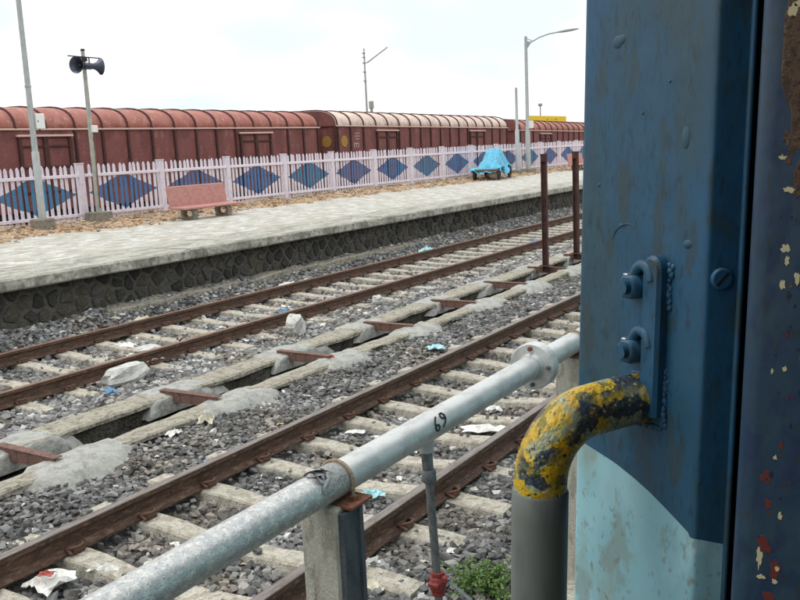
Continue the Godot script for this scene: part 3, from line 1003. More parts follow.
func wagons() -> void:
	wagon(-12.72, 0.03, -.001, M.wagon_roof_skylit, "red-brown covered goods wagon nearest the speaker pole")
	var w := wagon(-30.9, 0.08, -.010, M.wagon_roof_sky_sheen, "red-brown covered goods wagon with a roof coloured pale for sky reflection and yellow disc")
	var m := MB.new()
	m.cyl(Vector3(1.482, 2.62, -.52), Vector3(1.494, 2.62, -.52), .24, 20)
	put("painted_disc", m.commit(M.yellow_disc), w)
	m = MB.new()
	m.cyl(Vector3(.95, 2.62, -.02), Vector3(.95, 2.62, .012), .24, 20)
	put("painted_disc", m.commit(M.yellow_disc), w)
	m = MB.new()
	for q in [[2.95, .34], [2.83, .4], [2.71, .28]]:
		m.bx(Vector3(1.485, q[0], -1.5), Vector3(.01, .035, q[1]), 0)
	m.bx(Vector3(1.485, 2.52, -1.42), Vector3(.01, .05, .34), 0)
	for d in [-1.25, -1.42, -1.58]:
		m.bx(Vector3(1.485, 2.42, d), Vector3(.01, .16, .045), 0)
	put("stencil", m.commit(M.white_letter), w)
	wagon(-49.6, -.24, -.014, M.wagon_roof_skylit, "red-brown covered goods wagon behind the lamp post and yellow board")

# ---------------------------------------------------------------- platform furniture
func bench(at: Vector3, label: String) -> void:
	var t := thing("bench", label, "bench", at, "terrazzo benches on the platform")
	var L := 2.05
	var m := MB.new()
	m.box(Transform3D(Basis(Vector3(0, 0, 1), -.03), Vector3(.27, .30, -L / 2)), Vector3(.52, .06, L), .018)
	put("seat", m.commit(M.terrazzo), t)
	m = MB.new()
	m.box(Transform3D(Basis(Vector3(0, 0, 1), .16), Vector3(-.035, .56, -L / 2)), Vector3(.055, .55, L), .018)
	put("backrest", m.commit(M.terrazzo), t)
	for z in [-.42, -L + .42]:
		m = MB.new()
		# pedestal with an oval opening: two bowed legs, a head and a foot
		m.bx(Vector3(.24, .035, z), Vector3(.46, .07, .16), .015)
		m.bx(Vector3(.24, .245, z), Vector3(.44, .06, .16), .015)
		for s in [-1.0, 1.0]:
			var rings := []
			for q in [[.06, .15, .055], [.11, .185, .045], [.155, .195, .042], [.2, .18, .05], [.235, .14, .06]]:
				var x: float = .24 + s * q[1]
				var r := PackedVector3Array([Vector3(x - q[2], q[0], z + .07), Vector3(x + q[2], q[0], z + .07), Vector3(x + q[2], q[0], z - .07), Vector3(x - q[2], q[0], z - .07)])
				rings.append(r)
			m.skin(rings, true, true, true, -1)
		put("pedestal", m.commit(M.cast_concrete), t)

func lamp_posts() -> void:
	# near lamp post: stepped galvanised tube with a meter box
	var t := thing("lamp_post", "tall galvanised lamp post with a white box, by the first fence diamond", "lamp post", Vector3(-17.4, DECK, -12.86))
	t.rotation.z = .012
	t.rotation.x = -.012
	var m := MB.new()
	m.tube([Vector3(0, 0, 0), Vector3(0, 1.78, 0), Vector3(0, 1.8, 0)], [.09, .085, .075], 10)
	put("lower_tube", m.commit(M.galvanised), t)
	m = MB.new()
	m.tube([Vector3(0, 1.75, 0), Vector3(0, 7.4, 0)], [.068, .045], 10)
	m.cyl(Vector3(0, 3.2, 0), Vector3(0, 3.24, 0), .075, 10)
	put("upper_tube", m.commit(M.galvanised), t)
	m = MB.new()
	m.bx(Vector3(.03, 2.46, -.16), Vector3(.16, .34, .22), .02)
	var box := put("junction_box", m.commit(M.white_box), t)
	m = MB.new()
	m.bx(Vector3(.03, 2.27, -.16), Vector3(.03, .05, .03), .004)
	m.bx(Vector3(.112, 2.46, -.08), Vector3(.01, .04, .02), .002)
	put("latch", m.commit(M.dark_iron), box)
	m = MB.new()
	m.bx(Vector3(0, .13, 0), Vector3(.40, .36, .40), .03)
	put("footing", m.commit(M.cast_concrete), t)
	m = MB.new()
	m.tube([Vector3(0, 7.3, 0), Vector3(.3, 7.6, 0), Vector3(1.2, 7.75, 0)], [.03, .03, .025], 8)
	put("arm", m.commit(M.galvanised), t)
	m = MB.new()
	m.ball(Vector3(1.35, 7.76, 0), Vector3(.32, .07, .13), 12)
	put("lamp_head", m.commit(M.white_box), t)
	# loudspeaker pole
	t = thing("loudspeaker_pole", "grey pole with two back-to-back horn loudspeakers on a round concrete footing", "loudspeaker pole", Vector3(-17.75, DECK, -14.72))
	t.rotation.x = -.004
	m = MB.new()
	m.tube([Vector3(0, 0, 0), Vector3(0, 2.3, 0), Vector3(0, 4.12, 0)], [.062, .056, .045], 10)
	put("pole", m.commit(M.galvanised_old), t)
	m = MB.new()
	m.cyl(Vector3(0, 4.12, 0), Vector3(0, 4.17, 0), .05, 10)
	put("pole_cap", m.commit(M.dark_iron), t)
	m = MB.new()
	m.cyl(Vector3(0, -.02, 0), Vector3(0, .30, 0), .34, 24, .32)
	put("footing", m.commit(M.cast_concrete), t)
	m = MB.new()
	m.bx(Vector3(.075, 2.3, -.06), Vector3(.09, .17, .15), .012)
	put("junction_box", m.commit(M.white_box), t)
	m = MB.new()
	m.tube([Vector3(.07, 2.2, -.05), Vector3(.075, 1.6, -.02), Vector3(.075, .4, 0)], .012, 6)
	m.bx(Vector3(.06, 2.06, -.03), Vector3(.03, .12, .05), .005)
	put("cable", m.commit(M.rusty_plate), t)
	m = MB.new()
	m.bx(Vector3(.04, 3.98, 0), Vector3(.03, .025, .95), .004)
	m.bx(Vector3(.04, 3.93, 0), Vector3(.06, .1, .12), .004)
	put("bracket", m.commit(M.dark_iron), t)
	for s in [-1.0, 1.0]:
		m = MB.new()
		var axis := Vector3(.25, 0, s).normalized()
		var c := Vector3(.08, 3.77, s * .02)
		var rings := []
		for q in [[.05, .05], [.1, .065], [.18, .075], [.24, .10], [.30, .15], [.335, .19], [.35, .2], [.345, .19], [.30, .145], [.22, .09], [.14, .04]]:
			rings.append(m.ring(c + axis * q[0], axis, q[1], 20))
		m.skin(rings, true, true, true)
		m.cyl(c + axis * -.02, c + axis * .1, .08, 14)
		var horn := put("horn", m.commit(M.horn_metal), t)
		m = MB.new()
		m.ball(c + axis * .2, Vector3(.05, .05, .05), 10)
		put("horn_centre", m.commit(M.dark_iron), horn)
		m = MB.new()
		m.bx(Vector3(.05, 3.88, s * .12), Vector3(.02, .2, .03), .003)
		put("hanger", m.commit(M.dark_iron), horn)
	# farther lamp post with its bowed arm
	t = thing("lamp_post", "tall thin lamp post with a bowed arm and flat lamp, beside a bare pole", "lamp post", Vector3(-17.7, DECK, -40.85))
	m = MB.new()
	m.tube([Vector3(0, 0, 0), Vector3(0, 2.0, 0), Vector3(0, 2.05, 0), Vector3(0, 6.5, 0)], [.13, .12, .095, .07], 10)
	put("pole", m.commit(M.galvanised), t)
	m = MB.new()
	m.cyl(Vector3(0, -.02, 0), Vector3(0, .22, 0), .42, 20, .38)
	put("footing", m.commit(M.cast_concrete), t)
	m = MB.new()
	var dir := Vector3(.72, 0, -.69)
	var pts := []
	for q in [[0, 5.9], [.25, 6.22], [.7, 6.45], [1.2, 6.6], [1.7, 6.68]]: pts.append(dir * q[0] + Vector3(0, q[1], 0))
	m.tube(pts, .035, 8)
	m.tube([Vector3(0, 6.42, 0), dir * .35 + Vector3(0, 6.28, 0)], .02, 6)
	m.tri(Vector3(0, 5.95, 0), dir * .3 + Vector3(0, 6.24, 0), Vector3(0, 6.3, 0))
	put("arm", m.commit(M.galvanised), t)
	m = MB.new()
	m.ball(dir * 2.15 + Vector3(0, 6.74, 0), Vector3(.62, .07, .17), 14, Basis(Vector3.UP, .76) * Basis(Vector3(0, 0, 1), .13))
	put("lamp_head", m.commit(M.galvanised), t)
	m = MB.new()
	m.bx(Vector3(.12, 2.35, -.1), Vector3(.2, .36, .3), .02)
	put("junction_box", m.commit(M.white_box), t)
	t = thing("pole", "bare thin grey pole left of the lamp post with the bowed arm", "pole", Vector3(-17.7, DECK, -39.6))
	m = MB.new()
	m.tube([Vector3(0, -.02, 0), Vector3(0, 2.1, 0), Vector3(0, 2.13, 0), Vector3(0, 4.06, 0)], [.11, .105, .07, .06], 10)
	put("shaft", m.commit(M.galvanised), t)
	m = MB.new()
	m.cyl(Vector3(0, -.02, 0), Vector3(0, .2, 0), .36, 20, .34)
	put("footing", m.commit(M.cast_concrete), t)
	# masts beyond the wagons
	t = thing("yard_mast", "thin mast with a slanting floodlight arm rising behind the wagons", "mast", Vector3(-32, -.2, -48.4))
	m = MB.new()
	m.tube([Vector3.ZERO, Vector3(0, 7.2, 0), Vector3(0, 8.8, 0)], [.09, .06, .045], 8)
	put("shaft", m.commit(M.galvanised), t)
	m = MB.new()
	m.tube([Vector3(.02, 7.95, -.3), Vector3(.3, 9.0, -2.3)], .05, 6)
	m.tube([Vector3(0, 7.9, 0), Vector3(.02, 7.97, -.35)], .035, 6)
	put("arm", m.commit(M.galvanised_old), t)
	for y in [8.5, 8.25, 7.9, 7.35, 6.8]:
		m = MB.new()
		m.bx(Vector3(0, y, .05), Vector3(.14, .08, .2), .01)
		put("insulator", m.commit(M.galvanised_old), t)
	t = thing("short_mast", "short mast just showing over the wagon roof by the yard mast", "mast", Vector3(-34, -.2, -52))
	m = MB.new()
	m.tube([Vector3.ZERO, Vector3(0, 5.5, 0)], [.12, .09], 8)
	put("shaft", m.commit(M.galvanised_old), t)
	m = MB.new()
	m.bx(Vector3(0, 5.5, 0), Vector3(.25, .5, .3), .03)
	put("lantern", m.commit(M.galvanised_old), t)
	# yellow board behind the third wagon
	t = thing("yellow_board", "long yellow board standing behind the farthest wagon", "sign", Vector3(-34, -.2, -83.4))
	m = MB.new()
	m.bx(Vector3(0, 4.3, 0), Vector3(.12, 1.3, 9.7), .02)
	put("panel", m.commit(M.sign_yellow), t)
	m = MB.new()
	for q in [[-2.0, 1.5], [-.9, .4], [.2, .9]]:
		m.bx(Vector3(.064, 4.62, q[0]), Vector3(.008, .12, q[1] * .5), 0)
	put("faded_lettering", m.commit(M.sign_faded), t)
	for s in [-1.0, 1.0]:
		m = MB.new()
		m.cyl(Vector3(-.1, 0, s * 3.4), Vector3(-.1, 4.6, s * 3.4), .1, 8)
		put("leg", m.commit(M.galvanised_old), t)
	t = thing("far_lamp", "small far lamp rising above the yellow board", "lamp post", Vector3(-36, -.2, -86.4))
	m = MB.new()
	m.tube([Vector3.ZERO, Vector3(0, 6.1, 0)], [.1, .06], 6)
	put("shaft", m.commit(M.galvanised_old), t)
	m = MB.new()
	m.ball(Vector3(0, 6.2, 0), Vector3(.25, .18, .3), 8)
	put("lamp_head", m.commit(M.galvanised_old), t)

func cart() -> void:
	# luggage barrow under a blue sheet
	var t := thing("luggage_barrow", "wooden wheeled barrow standing by the fence under a blue tarpaulin", "barrow", Vector3(-16.9, DECK, -35.1))
	t.rotation.y = .25
	var m := MB.new()
	m.bx(Vector3(0, .42, 0), Vector3(1.0, .1, 2.7), .015)
	put("deck", m.commit(M.wood_old), t)
	for z in [1.15, -1.3]:
		for s in [-1.0, 1.0]:
			m = MB.new()
			var r := .26 if z > 0 else .36
			var rings := []
			for i in 21:
				var a := TAU * i / 20
				rings.append(m.ring(Vector3(s * .52, r + sin(a) * (r - .05), z + cos(a) * (r - .05)), Vector3(0, cos(a), -sin(a)), .05, 6, Vector3.RIGHT))
			m.skin(rings, true, false, false)
			m.cyl(Vector3(s * .48, r, z), Vector3(s * .56, r, z), .07, 8)
			for k in 5:
				var a := TAU * k / 5
				m.cyl(Vector3(s * .52, r, z), Vector3(s * .52, r + sin(a) * (r - .06), z + cos(a) * (r - .06)), .02, 5)
			put("wheel", m.commit(M.dark_iron), t)
	m = MB.new()
	m.tube([Vector3(.4, .45, -1.35), Vector3(.4, 1.1, -1.55), Vector3(-.4, 1.1, -1.55), Vector3(-.4, .45, -1.35)], .03, 6)
	put("handle", m.commit(M.dark_iron), t)
	m = MB.new()
	m.ball(Vector3(.25, .22, .62), Vector3(.32, .2, .45), 10)
	var bag := put("sack", m.commit(M.sack), null, Vector3.ZERO)
	bag.transform = t.transform
	tag(bag, "pale sack under the blue tarpaulin by the barrow wheel", "sack")
	# the sheet: a draped mound, its folds from noise
	m = MB.new()
	m.group = 1
	var f := noise(61, .9, 4)
	var n := 56
	var drape := func(i: int, j: int, inner: float) -> Vector3:
		var u := float(i) / n * 2 - 1
		var v := float(j) / n * 2 - 1
		var z := -v * 1.2 + .2
		var top := 1.18 - .58 * smoothstep(-.3, 1.2, z) - .10 * smoothstep(.4, 1.0, -z) - .12 * absf(u)
		top += .10 * exp(-pow((z + .45) / .25, 2.0)) - .08 * exp(-pow((z - .1) / .15, 2.0))
		var hang := smoothstep(.42, .9, absf(u))
		var end := smoothstep(.8, 1.0, absf(v))
		var hem := .50 + f.get_noise_2d(z * 1.1, 3.0 * signf(u)) * .34 - .22 * exp(-pow((z - .15) / .3, 2.0)) * float(u > 0)
		var h := lerpf(top, hem, hang)
		h = lerpf(h, lerpf(top * .6, .42, hang), end)
		var pleat := sin(z * 9.0 + f.get_noise_2d(z * .8, u) * 5.0) * .045 * hang
		var x := u * lerpf(.66, .70, hang) + (pleat + f.get_noise_2d(z * 1.4, u) * .10 * hang) * signf(u)
		var d := f.get_noise_2d(x * 1.1 + 7, z * 1.1) * .14 + absf(f.get_noise_2d(x * 2.2, z * 1.6 + 3)) * .10
		return Vector3(x, maxf(h + d * (1.0 - .5 * hang), .08) - inner, z + d * .2)
	for i in n:
		for j in n:
			m.quad(drape.call(i, j, 0), drape.call(i + 1, j, 0), drape.call(i + 1, j + 1, 0), drape.call(i, j + 1, 0))
	var sheet := put("tarpaulin", m.commit(M.tarp))
	sheet.transform = t.transform
	tag(sheet, "bright blue tarpaulin draped over the barrow by the fence", "tarpaulin")

# ---------------------------------------------------------------- water pipe
func water_pipe() -> void:
	var px := -1.75
	var py := 1.183
	var R := .0585
	var t := thing("water_pipe", "silver water pipe running beside the near track, numbered 69", "pipe", Vector3(px, py, 0))
	var m := MB.new()
	var n := 40
	var make := func(za: float, zb: float, r: float, mat: Material, called: String) -> void:
		var mm := MB.new()
		var pts := []
		for i in 9: pts.append(Vector3(0, 0, lerpf(za, zb, i / 8.0)))
		mm.tube(pts, r, n)
		put(called, mm.commit(mat), t)
	make.call(3.5, -2.335, R + .001, M.pipe_flaking, "old_length")
	make.call(-2.335, -4.03, R, M.pipe_paint, "pipe_length")
	make.call(-4.09, -16.0, R, M.pipe_paint, "pipe_length")
	# flange pair with bolts
	for q in [[-4.025, -4.056], [-4.062, -4.095]]:
		m = MB.new()
		var rings := []
		for e in [[q[0], .07], [q[0], .112], [q[0] - .004, .118], [q[1] + .004, .118], [q[1], .112], [q[1], .06]]:
			rings.append(m.ring(Vector3(0, 0, e[0]), Vector3(0, 0, -1), e[1], 40))
		m.skin(rings, true, true, true, -1)
		var fl := put("flange", m.commit(M.pipe_paint), t)
		if q[0] > -4.03:
			m = MB.new()
			rings = []
			for e in [[-4.0, R + .001], [-4.012, R + .006], [-4.026, R + .011]]:
				rings.append(m.ring(Vector3(0, 0, e[0]), Vector3(0, 0, -1), e[1], 40))
			m.skin(rings, true, false, false)
			put("weld_seam", m.commit(M.pipe_paint), fl)
	m = MB.new()
	m.cyl(Vector3(0, 0, -4.05), Vector3(0, 0, -4.07), .098, 32)
	put("gasket", m.commit(M.black_rubber), t)
	for k in 4:
		var a := PI / 2 + k * TAU / 4 + .05
		m = MB.new()
		var c := Vector3(cos(a), sin(a), 0) * .092
		m.cyl(c + Vector3(0, 0, -4.010), c + Vector3(0, 0, -4.027), .0115, 6)
		m.cyl(c + Vector3(0, 0, -4.003), c + Vector3(0, 0, -4.12), .006, 8)
		m.cyl(c + Vector3(0, 0, -4.095), c + Vector3(0, 0, -4.112), .014, 6)
		put("flange_bolt", m.commit(M.rusty_plate if k == 0 else M.stem_steel), t)
	# the painted number, laid on the pipe's skin
	m = MB.new()
	var on := func(s: float, u: float) -> Vector3:     # s along the pipe (towards the camera is left), u up the skin
		var a := .42 + u / R
		return Vector3(cos(a) * (R + .0012), sin(a) * (R + .0012), -2.955 - s)
	var six := []
	for q in [[.012, .030], [-.002, .018], [-.011, .004], [-.013, -.012], [-.006, -.023], [.004, -.023], [.010, -.012], [.006, -.002], [-.003, .0], [-.010, -.008]]: six.append(q)
	for flip in [false, true]:
		var pts := []
		for q in six:
			var s: float = q[0] * (-1.35 if flip else 1.35) + (.058 if flip else .0)
			var u: float = q[1] * (-1 if flip else 1) + (.006 if flip else -.004)
			pts.append(on.call(s, u))
		m.tube(pts, .0042, 6)
	put("number", m.commit(M.black_mark), t)
	# torn wrapping and strap over the support
	m = MB.new()
	m.group = 1
	var f := noise(91, 1.0, 3)
	var wrap := func(i: int, j: int) -> Vector3:
		var a := lerpf(.1, 2.9, j / 14.0)
		var z := lerpf(-2.20, -2.33, i / 10.0) + sin(a * 5.0) * .018 * (1.0 - i / 10.0)
		var r := R + .004 + maxf(0.0, f.get_noise_2d(i * .7, j * .9)) * .018 * (1.0 - i / 11.0)
		return Vector3(cos(a) * r, sin(a) * r, z)
	for i in 10:
		for j in 14:
			m.quad(wrap.call(i, j), wrap.call(i, j + 1), wrap.call(i + 1, j + 1), wrap.call(i + 1, j))
	put("torn_wrapping", m.commit(M.torn_wrap), t)
	for fold in 3:
		m = MB.new()
		m.group = 1
		var strip := func(j: int, w: float) -> Vector3:
			var a := lerpf(.7 + fold * .12, 2.0 - fold * .1, j / 9.0)
			var r := R + .006 + w * (.014 - fold * .003) * sin(j / 9.0 * PI)
			return Vector3(cos(a) * r, sin(a) * r, -2.212 - fold * .03 + sin(j * .8 + fold * 2.0) * .009 + w * .016)
		for j in 9:
			m.quad(strip.call(j, 0.0), strip.call(j + 1, 0.0), strip.call(j + 1, 1.0), strip.call(j, 1.0))
			m.quad(strip.call(j, 1.0) - Vector3(0, .002, 0), strip.call(j + 1, 1.0) - Vector3(0, .002, 0), strip.call(j + 1, 0.0) - Vector3(0, .002, 0), strip.call(j, 0.0) - Vector3(0, .002, 0))
		put("wrapping_fold", m.commit(M.torn_wrap if fold != 1 else M.horn_metal), t)
	for q in [[-2.345, 0], [-4.62, 1]]:
		m = MB.new()
		var pts := []
		for j in 21:
			var a := lerpf(-.25, PI + .25, j / 20.0)
			pts.append(Vector3(cos(a) * (R + .008), sin(a) * (R + .008), q[0]))
		pts.push_front(Vector3(R + .008, -.085, q[0]))
		pts.push_back(Vector3(-R - .008, -.085, q[0]))
		m.tube(pts, .0065, 8)
		put("strap", m.commit(M.strap), t)
		m = MB.new()
		m.bx(Vector3(0, -R - .012, q[0]), Vector3(.2, .012, .13), .002)
		for s in [-1.0, 1.0]: m.cyl(Vector3(s * (R + .008), -R - .005, q[0]), Vector3(s * (R + .008), -R + .010, q[0]), .015, 6)
		put("saddle_plate", m.commit(M.rusty_plate), t)
	# outlet stem with its sockets and the red valve
	var z := -2.955
	m = MB.new()
	m.tube([Vector3(0, -.04, z), Vector3(0, -.085, z), Vector3(0, -.1, z)], [.034, .031, .029], 16)
	put("outlet", m.commit(M.pipe_paint), t)
	m = MB.new()
	m.tube([Vector3(0, -.1, z), Vector3(.004, -.19, z - .002)], .023, 16)
	m.tube([Vector3(.004, -.175, z - .002), Vector3(.005, -.182, z - .002), Vector3(.006, -.222, z - .002), Vector3(.006, -.228, z - .002)], [.025, .03, .03, .026], 16)
	put("socket", m.commit(M.stem_steel), t)
	m = MB.new()
	m.tube([Vector3(.006, -.22, z - .002), Vector3(.018, -.64, z - .012)], .0175, 14)
	put("stem", m.commit(M.stem_steel), t)
	m = MB.new()
	var vc := Vector3(.02, -.665, z - .014)
	m.tube([vc + Vector3(0, .045, 0), vc + Vector3(0, .03, 0)], .031, 6)
	m.tube([vc + Vector3(0, .03, 0), vc + Vector3(0, .022, 0), vc + Vector3(0, -.03, 0), vc + Vector3(0, -.04, 0)], [.024, .034, .034, .026], 14)
	m.tube([vc + Vector3(0, -.04, 0), vc + Vector3(0, -.055, 0)], .03, 6)
	m.bx(vc + Vector3(.0, .0, .03), Vector3(.05, .02, .03), .004)
	m.bx(vc + Vector3(.036, .02, 0), Vector3(.03, .03, .03), .006)
	var valve := put("valve", m.commit(M.valve_red), t)
	m = MB.new()
	m.box(Transform3D(Basis(Vector3(0, 0, 1), -.55), vc + Vector3(.095, -.012, .0)), Vector3(.14, .006, .022), .002)
	m.box(Transform3D(Basis(), vc + Vector3(.035, .026, .0)), Vector3(.05, .006, .022), .002)
	put("lever", m.commit(M.stem_steel), valve)
	m = MB.new()
	m.tube([vc + Vector3(0, -.05, 0), vc + Vector3(.006, -.22, 0), vc + Vector3(.03, -.5, .02), vc + Vector3(.03, -1.05, .02)], .0175, 12)
	put("stem", m.commit(M.stem_steel), t)
	# concrete supports
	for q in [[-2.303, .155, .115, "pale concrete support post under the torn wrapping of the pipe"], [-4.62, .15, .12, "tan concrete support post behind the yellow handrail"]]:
		m = MB.new()
		var zs := [q[0] + q[2] * .5, q[0] - q[2] * .5]
		var w: float = q[1]
		m.box(Transform3D(Basis(), Vector3(px - .018, .305, q[0])), Vector3(w, 1.62, q[2]), .008)
		var p := put("pipe_support_post", m.commit(M.post_concrete))
		tag(p, q[3], "support post", "concrete posts under the pipe")
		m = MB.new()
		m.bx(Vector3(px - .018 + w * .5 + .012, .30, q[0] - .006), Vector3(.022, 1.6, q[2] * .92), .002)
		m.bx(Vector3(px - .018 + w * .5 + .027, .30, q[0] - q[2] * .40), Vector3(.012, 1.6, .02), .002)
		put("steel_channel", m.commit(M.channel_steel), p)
	m = MB.new()
	m.bx(Vector3(-1.72, -.27, -4.58), Vector3(.5, .1, .45), .02)
	tag(put("concrete_pad", m.commit(M.sleeper)), "small pale concrete pad at the foot of the tan support post", "concrete pad")

# ---------------------------------------------------------------- coach
func coach() -> void:
	var pv := Vector3(-.18, 2.172, -.615)
	var t := thing("railway_coach", "blue railway coach doorway with worn paint and a yellow grab rail", "railway coach", pv)
	t.rotation.z = -.033
	var off := -pv
	var B := Vector2(-.126, -.587)
	var U := Vector2(-.8746, -.4848)
	var N := Vector2(-.4848, .8746)
	var edge := .1328
	var lo := .7
	var hi := 3.35
	var A := B + U * edge
	# plan of the pillar face: inner strip, crease, wide panel, rounded outer corner, side of the coach
	var plan := []     # [point, y of the colour change]
	var S := Vector2(-.1162, -.6034)
	plan.append([S, 2.016])
	plan.append([S.lerp(B + U * .0088, .5), 2.0185])
	for i in 5:        # crease
		var a := i / 4.0
		var corner := B + U * .0088
		var p0 := corner.lerp(S, .12)
		var p1 := corner + U * .004
		plan.append([p0.lerp(corner, a).lerp(corner.lerp(p1, a), a), 2.0205])
	for q in [[.0145, 2.0232], [.022, 2.0268], [.038, 2.034], [.052, 2.0398], [.067, 2.0448], [.088, 2.0502], [.105, 2.0528], [.122, 2.0552]]:
		plan.append([B + U * q[0], q[1]])
	for i in 6:
		var a := i / 5.0
		var p0 := A - U * .004
		var p1 := A + Vector2(0, -.006)
		plan.append([p0.lerp(A, a).lerp(A.lerp(p1, a), a), 2.056])
	plan.append([A + Vector2(0, -1.0), 2.056])
	plan.append([A + Vector2(0, -16.0), 2.056])
	var up := MB.new()
	var dn := MB.new()
	up.group = 1; dn.group = 1
	for i in plan.size() - 1:
		var p: Vector2 = plan[i][0]
		var q: Vector2 = plan[i + 1][0]
		var yp: float = plan[i][1]
		var yq: float = plan[i + 1][1]
		dn.quad(Vector3(q.x, lo, q.y), Vector3(p.x, lo, p.y), Vector3(p.x, yp, p.y), Vector3(q.x, yq, q.y))
		up.quad(Vector3(q.x, yq, q.y), Vector3(p.x, yp, p.y), Vector3(p.x, hi, p.y), Vector3(q.x, hi, q.y))
	var mesh := up.commit(M.coach_blue)
	mesh = dn.commit(M.coach_cyan, mesh)
	put("door_pillar", mesh, t, off)
	# bead along the inner strip, black seal and the door beside it
	var m := MB.new()
	m.cyl(Vector3(S.x + .0015, lo, S.y + .0005), Vector3(S.x + .0015, hi, S.y + .0005), .0022, 8)
	put("edge_bead", m.commit(M.coach_blue), t, off)
	m = MB.new()
	m.bx(Vector3(-.1, (lo + hi) / 2, -.625), Vector3(.04, hi - lo, .01), 0)
	put("door_seal", m.commit(M.black_rubber), t, off)
	m = MB.new()
	var o := PackedVector3Array()
	var rings := []
	for y in [lo, hi]:
		o = PackedVector3Array()
		for i in 7:
			var a := PI * (1.0 + .5 * i / 6.0)
			o.append(Vector3(-.0897 + cos(a) * .012, y, -.5575 - sin(a) * .012))
		o.append(Vector3(.6, y, -.5455)); o.append(Vector3(.6, y, -.60)); o.append(Vector3(-.1017, y, -.60))
		rings.append(o)
	m.skin(rings, true, true, true)
	var leaf := put("door_leaf", m.commit(M.door_worn), t, off)
	# bare rust high on the door and small chips lower down, each a thin flake-edged patch
	var chip := func(called: String, mat: Material, x: float, y: float, w: float, h: float, seed_: int, thick := .00025) -> void:
		var cr := RandomNumberGenerator.new()
		cr.seed = seed_
		var f := noise(seed_, .6, 3)
		var n := 44
		var ring0 := PackedVector3Array()
		var ring1 := PackedVector3Array()
		for i in n:
			var a := TAU * i / n
			var r := 1.0 + f.get_noise_2d(cos(a) * 1.3 + 3.0, sin(a) * 1.3) * .75
			var q := Vector3(x + cos(a) * w * .5 * r, y + sin(a) * h * .5 * r, -.5457)
			q.x = maxf(q.x, -.0893)
			ring0.append(q)
			ring1.append(Vector3(x, y, -.5455 + thick) + (q - Vector3(x, y, -.5457)) * .93)
		var cm := MB.new()
		cm.skin([ring0, ring1], true, false, true, -1)
		put(called, cm.commit(mat), leaf)
	chip.call("rust_patch", M.door_rust, -.0715, 2.335, .034, .10, 15, .0002)
	chip.call("rust_patch", M.door_rust, -.0695, 2.287, .022, .05, 16, .0003)
	for q in [[-.0905 + .006, 2.3616, .006, .008], [-.0815, 2.3650, .005, .004], [-.0805, 2.2307, .0045, .0045], [-.0796, 2.2239, .003, .005], [-.0809, 2.2098, .003, .006], [-.0737, 2.2138, .003, .007], [-.0809, 2.2643, .006, .004], [-.0855, 2.2822, .004, .003], [-.0744, 2.0686, .003, .005], [-.0847, 2.0394, .003, .013], [-.0829, 2.0273, .005, .003], [-.0753, 2.0259, .003, .003], [-.0741, 2.0348, .002, .003], [-.079, 2.105, .002, .003], [-.077, 2.16, .002, .003]]:
		chip.call("paint_chip", M.chip_cream, q[0], q[1], q[2], q[3], int(q[1] * 10000))
	for q in [[-.0835, 2.0916, .006, .008], [-.0823, 2.0485, .008, .012], [-.0751, 2.0326, .006, .012], [-.0815, 2.075, .004, .006], [-.078, 2.015, .008, .006]]:
		chip.call("primer_chip", M.chip_red, q[0], q[1], q[2], q[3], int(q[1] * 10000), .00015)
	var rc := RandomNumberGenerator.new()
	rc.seed = 19
	for i in 34:
		var y := rc.randf_range(2.26, 2.40)
		var size := rc.randf_range(.0012, .005)
		chip.call("rust_patch", M.door_rust, rc.randf_range(-.086, -.066), y, size, size * rc.randf_range(1.0, 2.2), 400 + i, rc.randf_range(.00005, .00025))
	for i in 46:
		var y := rc.randf_range(1.98, 2.25)
		var size := rc.randf_range(.0008, .0022)
		chip.call("paint_chip", [M.chip_cream, M.chip_red, M.chip_red, M.chip_dark, M.chip_dark, M.door_rust][rc.randi() % 6], rc.randf_range(-.087, -.068), y, size, size * rc.randf_range(.8, 2.5), 500 + i, rc.randf_range(.00005, .00025))
	# slotted screw in the inner strip
	m = MB.new()
	var sd := (S - B - U * .0088).normalized()
	var sn := Vector3(-sd.y, 0, sd.x)
	if sn.z < 0: sn = -sn
	var sc := (B + U * .0088).lerp(S, .46)
	var s3 := Vector3(sc.x, 2.2025, sc.y)
	m.tube([s3 - sn * .001, s3 + sn * .0022, s3 + sn * .0028], [.0074, .0072, .006], 20)
	var screw := put("screw", m.commit(M.coach_blue), t, off)
	m = MB.new()
	m.box(Transform3D(Basis(Vector3(sd.x, 0, sd.y), Vector3.UP, sn) * Basis(Vector3(0, 0, 1), .85), s3 + sn * .0026), Vector3(.011, .0018, .001), 0)
	put("slot", m.commit(M.black_rubber), screw)
	# small dents, weld spots and paint runs in the panel
	var n3 := Vector3(N.x, 0, N.y)
	var u3 := Vector3(U.x, 0, U.y)
	var on := func(u: float, y: float, d: float) -> Vector3: return Vector3(B.x + U.x * u, y, B.y + U.y * u) + n3 * d
	var pb := Basis(u3, Vector3.UP, n3)
	for q in [[.0975, 2.3595, .0052, .0045], [.0935, 2.361, .0035, .0035], [.0312, 2.293, .0036, .0075], [.026, 2.2235, .004, .003], [.089, 2.231, .0016, .0016], [.113, 2.259, .0014, .0014], [.047, 2.33, .0012, .0012], [.071, 2.31, .0011, .0012]]:
		m = MB.new()
		m.ball(on.call(q[0], q[1], -.0006), Vector3(q[2] * 1.1, q[3] * 1.1, .0014), 20, pb)
		put("weld_spot", m.commit(M.coach_blue), t, off)
	m = MB.new()
	var arc := []
	var arc_r := []
	for i in 13:
		var a := lerpf(.9, 2.9, i / 12.0)
		arc.append(on.call(.083 - cos(a) * .015, 2.219 + sin(a) * .0145 - (i / 12.0) * .003, .0001)); arc_r.append(.0001 + .0005 * sin(i / 12.0 * PI))
	m.tube(arc, arc_r, 6)
	put("paint_run", m.commit(M.coach_blue), t, off)
